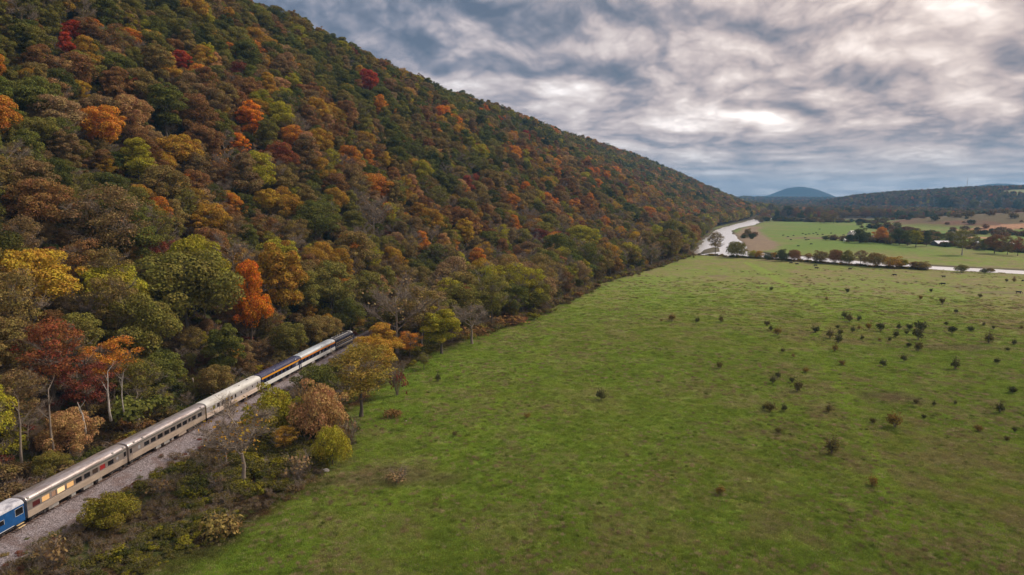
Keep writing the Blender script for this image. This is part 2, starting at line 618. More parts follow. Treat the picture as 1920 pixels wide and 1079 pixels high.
def land_color(x, y, h):
    """albedo of the land cover, by place"""
    n1 = fbm(x, y, 45, 4, 31); n2 = fbm(x, y, 9, 4, 47); n4 = fbm(x, y, 3.2, 3, 49); n3 = fbm(x, y, 160, 3, 63)
    c = np.broadcast_to(FIELD_GREEN, (*x.shape, 3)).copy()
    rightness = sstep(-40, 160, x + (n3 - 0.5) * 120)
    k = np.clip((n1 - 0.36) * 2.0, 0, 1) * (0.35 + 0.65 * rightness) + 0.22 * rightness
    c = mixc(c, FIELD_OLIVE, np.clip(k, 0, 0.95))
    k = sstep(0.50, 0.62, n2 * 0.35 + n4 * 0.50 + n1 * 0.15) * (0.28 + 0.36 * rightness)
    c = mixc(c, FIELD_BROWN, k)
    k = sstep(0.48, 0.34, n4 * .6 + n2 * .4) * 0.5
    c = mixc(c, FIELD_GREEN * 0.72, k)
    # mown and driven lines
    for ln, w, am in ((LANE1, 5.0, 0.9), (LANE2, 2.6, 0.8), (LANE3, 2.4, 0.7)):
        d = seg_dist(x, y, ln) + (n2 - 0.5) * 3
        c = mixc(c, (0.200, 0.270, 0.036), sstep(w, w * 0.35, d) * am)
    for i, (qx, qy) in enumerate(PATCH2):
        d = np.hypot((x - qx) / (1.6 + 0.5 * i % 2), (y - qy) / 1.0) + (n2 - 0.5) * 8
        c = mixc(c, (0.17, 0.12, 0.08), sstep(7, 3, d) * 0.6)
    # beyond the river: fresher pasture
    far = (y > 560 + 0 * x) & (x > 200)
    b = sstep(600, 760, y) * sstep(150, 260, x)
    c = mixc(c, mixc(np.broadcast_to(np.array([0.140, 0.215, 0.034]), c.shape), (0.22, 0.21, 0.07), np.clip((n1 - 0.42) * 2.2, 0, 0.8)), b)
    d = np.hypot((x - PATCH[0]) / 3.4, (y - PATCH[1]) / 1.0) + (n2 - 0.5) * 20
    c = mixc(c, (0.20, 0.14, 0.085), sstep(24, 16, d) * 0.9)
    m = (x > 100) & (y < 2300)
    if m.any():
        rd = np.full(x.shape, 1e3); rd[m] = poly_sdf(x[m], y[m], RIVER)
        c = mixc(c, (0.115, 0.10, 0.06), sstep(9, 2, rd + (n2 - 0.5) * 8))
        bd = np.full(x.shape, 1e3); bd[m] = poly_sdf(x[m], y[m], BAR)
        c = mixc(c, (0.25, 0.185, 0.12), sstep(8, -1, bd + (n2 - 0.5) * 14))
        c = mixc(c, (0.26, 0.20, 0.13), sstep(14, 5, rd) * sstep(330, 380, x) * sstep(700, 540, y) * sstep(-4, 6, (x - 337) * 0.42 + (y - 544) * 0.9))
    # brown hill and cut banks on the right
    bh = dome(x, y, 1370, 1270, 650, 440, 1, 0.8)
    c = mixc(c, (0.165, 0.088, 0.050), sstep(0.04, 0.22, bh + (n1 - 0.5) * 0.2))
    c = mixc(c, (0.115, 0.105, 0.045), sstep(0.1, 0.3, bh) * sstep(0.5, 0.62, fbm(x, y * .6, 60, 4, 103)) * 0.75)
    bx, by = gp(1880, 432)
    d = np.hypot((x - bx) / 3.2, (y - by) / 1.0) + (n2 - 0.5) * 16
    c = mixc(c, (0.43, 0.235, 0.13), sstep(30, 20, d))
    bx, by = gp(1836, 446)
    d = np.hypot((x - bx) / 2.2, (y - by)) + (n2 - 0.5) * 10
    c = mixc(c, (0.42, 0.225, 0.12), sstep(18, 11, d))
    # ploughed strips and fields far off, woods elsewhere
    fw = sstep(1450, 1700, y + (n1 - 0.5) * 300)
    strip = fw * sstep(2000, 2060, y) * sstep(2480, 2400, y) * sstep(0.52, 0.49, x / np.maximum(y, 1)) * sstep(0.37, 0.39, x / np.maximum(y, 1))
    fields = sstep(0.62, 0.66, fbm(x, y, 520, 2, 77))
    woods = np.array([0.085, 0.07, 0.04])
    cc = mixc(np.broadcast_to(woods, c.shape), (0.24, 0.25, 0.10), fields)
    cc = mixc(cc, (0.42, 0.27, 0.19), strip)
    c = mixc(c, cc, fw)
    c = mixc(c, (0.05, 0.055, 0.045), sstep(5500, 7500, y))
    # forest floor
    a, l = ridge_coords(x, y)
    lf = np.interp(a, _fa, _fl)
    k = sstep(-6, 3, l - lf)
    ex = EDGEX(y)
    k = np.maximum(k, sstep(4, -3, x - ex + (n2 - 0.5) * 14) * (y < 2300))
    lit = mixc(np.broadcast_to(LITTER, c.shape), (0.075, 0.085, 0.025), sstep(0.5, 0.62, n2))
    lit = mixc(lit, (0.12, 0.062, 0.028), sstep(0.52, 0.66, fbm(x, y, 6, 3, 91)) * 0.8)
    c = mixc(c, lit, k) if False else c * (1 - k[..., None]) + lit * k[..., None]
    return c


def build_ground():
    az = np.concatenate([np.linspace(-180, -56, 32)[:-1], np.linspace(-56, 50, 560), np.linspace(50, 180, 32)[1:]])
    az = R(1) * az
    rr = np.concatenate([[4, 20, 36], np.exp(np.linspace(math.log(48), math.log(13500), 640))])
    A, RR = np.meshgrid(az, rr, indexing='ij')
    X, Y = RR * np.sin(A), RR * np.cos(A)
    X = np.clip(X, -4500, 10400); Y = np.clip(Y, -4500, 13200)
    H = height(X, Y)
    # railway bench
    dt = X - TRKX(Y)
    k = sstep(15, 8, np.abs(dt + 0) - np.where(dt > 0, 1.5, 0)) * (Y < 900)
    H = H * (1 - k) + k * 0.55
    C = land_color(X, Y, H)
    na, nr = X.shape
    V = np.stack([X, Y, H], -1).reshape(-1, 3)
    i = np.arange(na - 1)[:, None] * nr + np.arange(nr - 1)[None, :]
    F = np.stack([i, i + nr, i + nr + 1, i + 1], -1).reshape(-1, 4)[:, ::-1]
    m, t = mat('land_cover')
    at = t.new('ShaderNodeAttribute', attribute_type='GEOMETRY', attribute_name='land')
    tc = t.new('ShaderNodeTexCoord'); P = tc.outputs['Object']
    Ps = t.vmath('MULTIPLY', P, (1, 1, 0.4))
    n1 = t.noise(Ps, 0.9, 7, 0.72, 0.4); n2 = t.noise(t.vmath('MULTIPLY', P, (0.55, 1.0, 0.5)), 0.22, 6, 0.68, 0.6); n3 = t.noise(Ps, 4.0, 3, 0.6)
    f = t.math('ADD', t.math('MULTIPLY', t.math('SUBTRACT', n1, 0.5), 2.4), 1.0)
    f = t.math('ADD', f, t.math('MULTIPLY', t.math('SUBTRACT', n2, 0.5), 1.1))
    f = t.math('ADD', f, t.math('MULTIPLY', t.math('SUBTRACT', n3, 0.5), 1.1))
    f = t.math('MAXIMUM', f, 0.45)
    sc = t.new('ShaderNodeVectorMath', operation='SCALE'); t.put(sc.inputs[0], at.outputs['Color']); t.put(sc.inputs['Scale'], f)
    hs = t.new('ShaderNodeHueSaturation'); t.put(hs.inputs['Color'], sc.outputs[0])
    t.put(hs.inputs['Hue'], t.math('ADD', 0.5, t.math('MULTIPLY', t.math('SUBTRACT', n2, 0.5), 0.10)))
    b = t.new('ShaderNodeBsdfPrincipled'); t.put(b.inputs['Base Color'], hs.outputs[0])
    b.inputs['Roughness'].default_value = 0.95; b.inputs['Specular IOR Level'].default_value = 0.15
    bp = t.new('ShaderNodeBump'); bp.inputs['Strength'].default_value = 0.5; bp.inputs['Distance'].default_value = 0.2
    t.put(bp.inputs['Height'], t.math('ADD', n1, n2)); t.l.new(bp.outputs[0], b.inputs['Normal'])
    out(t, b.outputs[0])
    me = np_mesh('ground', V, F, m, smooth=True)
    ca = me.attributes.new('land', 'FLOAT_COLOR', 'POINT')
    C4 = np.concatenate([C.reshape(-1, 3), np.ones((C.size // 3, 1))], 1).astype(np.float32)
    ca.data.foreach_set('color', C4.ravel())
    o = link(bpy.data.objects.new('ground', me))
    tag(o, kind='structure')
    return o


ground = build_ground()

# river water
m_water, t = mat('river_water')
tc = t.new('ShaderNodeTexCoord')
b = t.new('ShaderNodeBsdfPrincipled')
b.inputs['Base Color'].default_value = (0.04, 0.05, 0.045, 1)
b.inputs['Roughness'].default_value = 0.2; b.inputs['IOR'].default_value = 1.33
b.inputs['Specular IOR Level'].default_value = 1.0
gl = t.new('ShaderNodeBsdfGlossy'); gl.inputs[0].default_value = (0.98, 0.98, 0.98, 1); gl.inputs[1].default_value = 0.34
mxw = t.new('ShaderNodeMixShader'); mxw.inputs[0].default_value = 0.88
bp = t.new('ShaderNodeBump'); bp.inputs['Strength'].default_value = 0.25; bp.inputs['Distance'].default_value = 0.25
t.put(bp.inputs['Height'], t.noise(t.vmath('MULTIPLY', tc.outputs['Object'], (1, 0.5, 1)), 0.5, 5, 0.6))
t.l.new(bp.outputs[0], b.inputs['Normal']); t.l.new(bp.outputs[0], gl.inputs['Normal'])
t.l.new(b.outputs[0], mxw.inputs[1]); t.l.new(gl.outputs[0], mxw.inputs[2])
out(t, mxw.outputs[0])
w = MB()
half = RIVER.index((770, 2120)) + 1
left, right = RIVER[:half], RIVER[half:][::-1]
def resample(ch, n_):
    d_ = np.concatenate([[0], np.cumsum(np.hypot(np.diff([p[0] for p in ch]), np.diff([p[1] for p in ch])))])
    q_ = np.linspace(0, d_[-1], n_)
    return [(float(np.interp(k, d_, [p[0] for p in ch])), float(np.interp(k, d_, [p[1] for p in ch]))) for k in q_]
# near reach and upper reach meet at the bend
def strip(l_, r_, n_):
    l_, r_ = resample(l_, n_), resample(r_, n_)
    for i in range(n_ - 1):
        def grow(p, q, k=14.0):
            v = Vector((p[0] - q[0], p[1] - q[1])); v.normalize()
            return (p[0] + v.x * k, p[1] + v.y * k, -0.85)
        w.add([grow(l_[i], r_[i]), grow(l_[i + 1], r_[i + 1]), grow(r_[i + 1], l_[i + 1]), grow(r_[i], l_[i])], [(0, 3, 2, 1)])
jl, jr = left.index((171, 646)), right.index((237, 695))
strip(left[:jl + 1], right[:jr + 1], 14)
strip(left[jl:], right[jr:], 22)
o = w.build('river', m_water)
import bmesh
bmm = bmesh.new(); bmm.from_mesh(o.data); bmesh.ops.remove_doubles(bmm, verts=bmm.verts, dist=0.01)
bmesh.ops.recalc_face_normals(bmm, faces=bmm.faces)
for f in bmm.faces:
    if f.normal.z < 0: f.normal_flip()
bmm.to_mesh(o.data); bmm.free()
tag(o, kind='structure')

# ------------------------------------------------------------------ trees
def leaf_cloud(r, lobes, n, size, elong=1.0, inner=0.25):
    """n leaf sprays (quads) on the upper and outer side of overlapping lobes (cx,cy,cz,rad)"""
    L = np.array(lobes)
    w = L[:, 3] ** 2; w = w / w.sum()
    k = r.choice(len(L), n, p=w)
    d = r.normal(size=(n, 3)); d /= np.linalg.norm(d, axis=1)[:, None]
    flip = (d[:, 2] < -0.2) & (r.random(n) < 0.7)
    d[flip, 2] *= -1
    rad = L[k, 3] * (1 - inner * r.random(n) ** 2) * (0.92 + 0.16 * r.random(n))
    c = L[k, :3] + d * rad[:, None] * np.array([1, 1, 0.72])
    nrm = d + r.normal(size=(n, 3)) * 0.55 + np.array([0, 0, 0.25])
    nrm /= np.linalg.norm(nrm, axis=1)[:, None]
    ref = r.normal(size=(n, 3))
    u = np.cross(nrm, ref); u /= np.maximum(np.linalg.norm(u, axis=1), 1e-6)[:, None]
    v = np.cross(nrm, u)
    s = size * (0.6 + 0.8 * r.random(n))[:, None]
    j = lambda: (0.7 + 0.6 * r.random(n))[:, None]
    V = np.stack([c - u * s * j() * elong, c - v * s * j(), c + u * s * j() * elong, c + v * s * j()], 1).reshape(-1, 3)
    F = np.arange(n * 4).reshape(-1, 4)
    return V, F


def crown_lobes(r, rx, rz, zc, n, lr=0.36, shape='round'):
    out_ = []
    for i in range(n):
        f = (i + 0.5) / n
        zz = 1 - 1.62 * f
        ang = i * 2.39996 + r.uniform(-0.5, 0.5)
        if r.random() < 0.14: continue
        rad = math.sqrt(max(0, 1 - zz * zz)) * r.uniform(0.42, 0.90)
        if shape == 'cone': rad *= (0.45 + 0.75 * f)
        if shape == 'vase': rad *= (1.15 - 0.5 * f)
        q = r.choice([0.45, 0.6, 0.75, 0.9, 1.1])
        out_.append((math.cos(ang) * rad * rx * (1.45 - 0.4 * q), math.sin(ang) * rad * rx * (1.45 - 0.4 * q), zc + zz * rz * r.uniform(0.58, 0.95) + r.uniform(-.1, .1) * rz, rx * lr * q))
    out_.append((0, 0, zc, rx * 0.55))
    out_.append((0, 0, zc - rz * 0.45, rx * 0.5))
    return out_


def trunk_tubes(r, H, zc, rx, rz, rad, limbs, lean=0.05, sub=3, twigs=0):
    """tapered trunk with limbs; returns MB and twig end points"""
    m = MB()
    lx, ly = r.uniform(-lean, lean) * H, r.uniform(-lean, lean) * H
    top = zc + rz * 0.35
    pts, rr = [], []
    for i in range(7):
        f = i / 6
        pts.append((lx * f * f + r.uniform(-1, 1) * 0.12 * (i > 0), ly * f * f + r.uniform(-1, 1) * 0.12 * (i > 0), -0.4 + (top + 0.4) * f))
        rr.append(rad * (1.35 if i == 0 else 1.0) * (1 - 0.78 * f))
    m.tube(pts, rr, 7, 0)
    ends = []
    z0 = zc - rz * 0.75
    for k in range(limbs):
        f = (k + 0.5) / limbs
        zb = z0 + (top - z0) * f * 0.9
        tt = (zb + 0.4) / (top + 0.4)
        b = Vector((lx * tt * tt, ly * tt * tt, zb))
        ang = k * 2.39996 + r.uniform(-0.4, 0.4)
        ln = rx * r.uniform(0.75, 1.0) * (1.05 - 0.45 * f)
        rise = rz * r.uniform(0.35, 0.75)
        e = b + Vector((math.cos(ang) * ln, math.sin(ang) * ln, rise))
        mid = b + (e - b) * 0.5 + Vector((r.uniform(-.06, .06) * ln, r.uniform(-.06, .06) * ln, -0.08 * ln))
        r0 = rad * (0.42 - 0.15 * f)
        m.tube([b, mid, e], [r0, r0 * 0.6, r0 * 0.15], 5, 0)
        for s in range(sub):
            q = r.uniform(0.35, 0.9)
            sb = b + (e - b) * q
            sa = ang + r.choice([-1, 1]) * r.uniform(0.5, 1.2)
            sl = ln * r.uniform(0.3, 0.55)
            se = sb + Vector((math.cos(sa) * sl, math.sin(sa) * sl, sl * r.uniform(0.1, 0.9)))
            m.tube([sb, (sb + se) / 2 + Vector((0, 0, -0.05 * sl)), se], [r0 * 0.4, r0 * 0.25, r0 * 0.08], 4, 0)
            ends.append((sb, se))
        ends.append((b + (e - b) * 0.5, e))
    return m, ends


def twig_cloud(r, ends, per, ln, wd):
    """fine twigs: long thin triangles fanning out from the branch ends"""
    V = []
    for b, e in ends:
        ax = (e - b).normalized()
        for _ in range(per):
            q = r.uniform(0.1, 1.0)
            s = b + (e - b) * q
            d = (ax * r.uniform(0.2, 1.2) + Vector((r.gauss(0, .6), r.gauss(0, .6), r.gauss(0.35, .5)))).normalized()
            L = ln * r.uniform(0.4, 1.1)
            sd_ = d.cross(Vector((r.gauss(0, 1), r.gauss(0, 1), r.gauss(0, 1)))).normalized() * wd
            e2 = s + d * L
            V += [s - sd_, s + sd_, e2]
            for _ in range(2):
                s2 = s + d * L * r.uniform(0.2, 0.9)
                d2 = (d + Vector((r.gauss(0, .7), r.gauss(0, .7), r.gauss(0.1, .6)))).normalized()
                V += [s2 - sd_ * 0.7, s2 + sd_ * 0.7, s2 + d2 * L * r.uniform(0.3, 0.6)]
    V = np.array([tuple(v) for v in V])
    return V, np.arange(len(V)).reshape(-1, 3)


# kinds: name -> (height, crown radius, crown half height, crown centre, lobes, leaves, leaf size, shape, twiggy)
KINDS = {
    'round0': (17, 6.8, 7.0, 9.4, 46, 16500, 0.168, 'round', 0), 'round1': (16, 7.4, 6.4, 9.0, 52, 18000, 0.172, 'round', 0),
    'round2': (18, 6.2, 7.6, 9.8, 42, 15500, 0.168, 'round', 0), 'round3': (15, 6.6, 6.2, 8.6, 38, 15000, 0.172, 'vase', 0),
    'tall0': (20, 5.2, 8.6, 10.8, 42, 14500, 0.168, 'round', 0), 'tall1': (19, 5.6, 8.2, 10.2, 40, 14500, 0.168, 'cone', 0),
    'loose0': (17, 6.6, 6.8, 9.8, 30, 7000, 0.15, 'vase', 1), 'loose1': (18, 6.0, 7.4, 10.2, 32, 6500, 0.15, 'round', 1),
    'bare0': (17, 6.2, 6.6, 9.8, 20, 260, 0.2, 'vase', 2), 'bare1': (16, 5.6, 6.2, 9.2, 20, 120, 0.2, 'round', 2),
    'bushy0': (9, 5.6, 4.6, 4.4, 40, 9500, 0.155, 'round', 0), 'bushy1': (8, 6.2, 3.8, 3.7, 40, 9500, 0.155, 'round', 0),
}
TREES = {}
for ki, (kn, (H_, rx, rz, zc, nl, nleaf, ls, shp, tw)) in enumerate(KINDS.items()):
    r1 = random.Random(100 + ki); r2 = np.random.default_rng(200 + ki)
    lob = crown_lobes(r1, rx, rz, zc, nl, 0.36 if tw == 0 else 0.33, shp)
    V, F = leaf_cloud(r2, lob, nleaf, ls, inner=0.3 if tw == 0 else 0.9)
    tm, ends = trunk_tubes(r1, H_, zc, rx, rz, 0.34, 9 if tw else 7, sub=4 if tw else 2)
    d = dict(h=zc + rz, r=rx, zc=zc, tw=tw)
    d['crown'] = np_mesh('crown', V, F, M_LEAF)
    tmat = M_TWIG if tw == 2 else M_BARK
    d['trunk'] = tm.mesh('trunk', tmat, True)
    TV, TF = np.array(tm.v), tm.f
    if tw:
        GV, GF = twig_cloud(r1, ends, 34 if tw == 2 else 14, 1.9, 0.032 if tw == 2 else 0.03)
        d['twigs'] = np_mesh('twigs', GV, GF, M_TWIG)
    # all in one, for the mass of far trees
    full = MB(); full.v = [tuple(q) for q in V]; full.f = [tuple(q) for q in F]; full.m = [0] * len(F)
    full.add(tm.v, tm.f, 1)
    if tw: full.add(GV, [tuple(q) for q in GF], 1)
    d['full'] = full.mesh('tree_' + kn, [M_LEAF, tmat])
    # far version
    V2, F2 = leaf_cloud(np.random.default_rng(300 + ki), lob, int(nleaf * 0.07) if tw < 2 else 120, ls * 3.3)
    far = MB(); far.v = [tuple(q) for q in V2]; far.f = [tuple(q) for q in F2]; far.m = [0] * len(F2)
    d['far'] = far.mesh('far_tree_' + kn, [M_LEAF, tmat])
    TREES[kn] = d
KN = list(KINDS)[:10]

# leaf colours (albedo)
PAL = {
    'dark green': (0.118, 0.128, 0.034), 'green': (0.170, 0.180, 0.040), 'olive green': (0.235, 0.215, 0.050),
    'yellow green': (0.40, 0.36, 0.040), 'yellow': (0.564, 0.368, 0.050), 'golden': (0.48, 0.29, 0.045), 'orange': (0.62, 0.27, 0.045),
    'bright orange': (0.74, 0.265, 0.028), 'rust brown': (0.300, 0.165, 0.062), 'brown': (0.270, 0.185, 0.080), 'red': (0.475, 0.089, 0.037),
    'dark red': (0.26, 0.085, 0.050), 'russet': (0.330, 0.120, 0.048), 'grey brown': (0.353, 0.243, 0.114), 'salmon brown': (0.50, 0.30, 0.125),
    'olive brown': (0.290, 0.215, 0.070),
}


def make_tree(kind, name, loc, scale, colour, rz=None, label=None, cat='tree', group=None, squash=1.0, trunk_mat=None):
    d = TREES[kind]
    root = empty(name, loc, rz if rz is not None else rnd.uniform(0, 6.28), (scale * rnd.uniform(.9, 1.12), scale * rnd.uniform(.9, 1.12), scale * squash))
    tr = link(bpy.data.objects.new('trunk', d['trunk']), root)
    if trunk_mat:
        tr.data = TRUNK_ALT(kind, trunk_mat)
    c = link(bpy.data.objects.new('crown', d['crown']), root)
    col = PAL[colour] if isinstance(colour, str) else colour
    j = rnd.uniform(0.88, 1.12)
    c['tint'] = [min(1.0, q * j) for q in col]
    if 'twigs' in d:
        link(bpy.data.objects.new('twigs', d['twigs'] if not trunk_mat else TRUNK_ALT(kind, trunk_mat, 'twigs')), root)
    tag(root, label, cat, group)
    return root


_alt = {}
def TRUNK_ALT(kind, m, part='trunk'):
    k = (kind, m.name, part)
    if k not in _alt:
        me = TREES[kind][part].copy(); me.materials.clear(); me.materials.append(m); _alt[k] = me
    return _alt[k]


def scatter(name, pts, scl, rot, idx, tint, meshes, label=None, cat=None, kind='stuff', tilt=None, sclz=None):
    """one object whose geometry nodes set a chosen mesh on every point"""
    me = bpy.data.meshes.new(name)
    n = len(pts)
    me.vertices.add(n); me.vertices.foreach_set('co', np.asarray(pts, np.float32).ravel())
    a = me.attributes.new('siz', 'FLOAT_VECTOR', 'POINT')
    wob = np.random.default_rng(n).uniform(0.85, 1.17, (n, 2))
    s3 = np.stack([scl * wob[:, 0], scl * wob[:, 1], scl if sclz is None else sclz], 1).astype(np.float32); a.data.foreach_set('vector', s3.ravel())
    a = me.attributes.new('spin', 'FLOAT_VECTOR', 'POINT')
    r3 = np.zeros((n, 3), np.float32); r3[:, 2] = rot
    if tilt is not None: r3[:, :2] = tilt
    a.data.foreach_set('vector', r3.ravel())
    a = me.attributes.new('pick', 'INT', 'POINT'); a.data.foreach_set('value', np.asarray(idx, np.int32))
    a = me.attributes.new('tint', 'FLOAT_COLOR', 'POINT')
    c4 = np.concatenate([tint, np.ones((n, 1))], 1).astype(np.float32); a.data.foreach_set('color', c4.ravel())
    coll = bpy.data.collections.new(name + '_kinds')
    for i, m in enumerate(meshes):
        so = bpy.data.objects.new('%s_%02d' % (name, i), m)
        coll.objects.link(so)
    for m in meshes[0].materials: me.materials.append(m)
    ng = bpy.data.node_groups.new(name, 'GeometryNodeTree')
    ng.interface.new_socket('Geometry', in_out='INPUT', socket_type='NodeSocketGeometry')
    ng.interface.new_socket('Geometry', in_out='OUTPUT', socket_type='NodeSocketGeometry')
    N, L = ng.nodes, ng.links
    gi, go = N.new('NodeGroupInput'), N.new('NodeGroupOutput')
    ci = N.new('GeometryNodeCollectionInfo'); ci.inputs[0].default_value = coll
    ci.inputs['Separate Children'].default_value = True; ci.inputs['Reset Children'].default_value = True
    ip = N.new('GeometryNodeInstanceOnPoints'); ip.inputs['Pick Instance'].default_value = True
    def attr(nm, ty):
        q = N.new('GeometryNodeInputNamedAttribute'); q.data_type = ty; q.inputs[0].default_value = nm
        return q.outputs[0]
    L.new(gi.outputs[0], ip.inputs['Points']); L.new(ci.outputs[0], ip.inputs['Instance'])
    L.new(attr('pick', 'INT'), ip.inputs['Instance Index'])
    L.new(attr('spin', 'FLOAT_VECTOR'), ip.inputs['Rotation'])
    L.new(attr('siz', 'FLOAT_VECTOR'), ip.inputs['Scale'])
    L.new(ip.outputs[0], go.inputs[0])
    o = link(bpy.data.objects.new(name, me))
    md = o.modifiers.new('scatter', 'NODES'); md.node_group = ng
    if kind: o['kind'] = kind
    tag(o, label, cat)
    return o


# ------------------------------------------------------------------ the forest
def jitter_grid(a0, a1, l0, l1, step, seed):
    r = np.random.default_rng(seed)
    aa, ll = np.meshgrid(np.arange(a0, a1, step), np.arange(l0, l1, step), indexing='ij')
    aa = aa + r.uniform(-.45, .45, aa.shape) * step
    ll = ll + r.uniform(-.45, .45, ll.shape) * step
    a, l = aa.ravel(), ll.ravel()
    return a * SA - l * CA, a * CA + l * SA, a, l


def in_view(x, y, margin=10):
    azd = np.degrees(np.arctan2(x, y))
    return (azd > -36.9 - margin) & (azd < 36.9 + margin) & (y > 20)


PCOL = list(PAL)
def weights(**k):
    w_ = np.array([k.get(c.replace(' ', '_'), 0.0) for c in PCOL]); return w_ / w_.sum()


W_UP = weights(dark_green=13, green=24, olive_green=36, yellow_green=8, golden=4, orange=1.2, bright_orange=.5, rust_brown=4, brown=7, red=.3, dark_red=.5, russet=1, olive_brown=20, grey_brown=2)
W_LOW = weights(dark_green=7, green=12, olive_green=26, yellow_green=10, yellow=1.3, golden=4, orange=1.2, rust_brown=6, brown=8, dark_red=1, russet=1.2, olive_brown=26, grey_brown=9, salmon_brown=1)
W_MID = weights(dark_green=11, green=16, olive_green=18, yellow_green=6, golden=6, orange=3, bright_orange=.5, rust_brown=7, brown=5, red=.3, dark_red=.7, russet=1.5, olive_brown=22, grey_brown=5, salmon_brown=2)
W_BANK = weights(dark_green=3, green=14, olive_green=28, yellow_green=20, yellow=2, golden=4, orange=.6, rust_brown=4, brown=8, olive_brown=22, grey_brown=16)


def pick_colours(sl, x, y, seed):
    """palette index per tree: drifts of colour across the slope"""
    r = np.random.default_rng(seed)
    n = len(sl)
    ci = np.zeros(n, int)
    patch = fbm(x, y, 70, 3, 171)
    for nm, W, msk in (('u', W_UP, sl > 0.5), ('m', W_MID, (sl <= 0.5) & (sl > 0.22)), ('l', W_LOW, (sl <= 0.22) & (sl >= 0)), ('b', W_BANK, sl < 0)):
        k = np.nonzero(msk)[0]
        if len(k): ci[k] = r.choice(len(PCOL), len(k), p=W)
    warm = (patch > 0.54) & (r.random(n) < 0.52)
    warm &= sl >= 0
    ci[warm] = r.choice([PCOL.index(c) for c in ('rust brown', 'golden', 'salmon brown', 'orange', 'rust brown', 'golden', 'olive brown', 'rust brown', 'brown')], warm.sum())
    cool = (patch < 0.40) & (r.random(n) < 0.6)
    ci[cool] = r.choice([PCOL.index(c) for c in ('green', 'dark green', 'olive green')], cool.sum())
    return ci


def forest_points():
    x, y, a, l = jitter_grid(-60, 2100, -60, 470, 7.9, 5)
    lf = np.interp(a, _fa, _fl); rl = np.interp(a, _ra, _rl)
    s = (l - lf) / (rl - lf)
    slope = (s > 0.0) & (s < 1.25)
    belt = (s <= 0.0) & (x < EDGEX(y) - 2) & (x > TRKX(y) + 4.5) & (y > 262)
    # keep the foreground between track and pasture clear, and the track itself
    tr = np.abs(x - TRKX(y)) < np.where(y < 280, 7, np.where(y < 900, 4, 0))
    near = (y < 262) & (x - TRKX(y) > -11)
    k = (slope | belt) & ~tr & ~near & in_view(x, y, 12) & (np.hypot(x, y) > 105)
    x, y, s = x[k], y[k], s[k]
    x2, y2, a2, l2 = jitter_grid(2100, 7300, -120, 470, 11.0, 6)
    lf = np.interp(a2, _fa, _fl); rl = np.interp(a2, _ra, _rl)
    s2 = (l2 - lf) / np.maximum(rl - lf, 30)
    k = (s2 > -0.12) & (s2 < 1.2) & in_view(x2, y2, 6)
    return np.concatenate([x, x2[k]]), np.concatenate([y, y2[k]]), np.concatenate([s, s2[k]])


fx, fy, fs = forest_points()
n = len(fx)
fr = np.random.default_rng(77)
fc = pick_colours(fs, fx, fy, 78)
tw_p = np.where(fs < 0.22, 0.44, np.where(fs < .4, 0.24, 0.12))
u1 = fr.random(n)
fk = np.where(u1 < tw_p * 0.45, fr.integers(8, 10, n), np.where(u1 < tw_p * 1.3, fr.integers(6, 8, n), fr.integers(0, 6, n)))
fsc = fr.choice([0.62, 0.78, 0.9, 1.0, 1.12, 1.3], n, p=[.16, .2, .22, .2, .15, .07]) * fr.uniform(0.93, 1.07, n) * np.where(fs < 0, 1.22, 1.0)
fsc = np.where(fs > 0.9, fsc * 0.85, fsc)
fh = height(fx, fy)

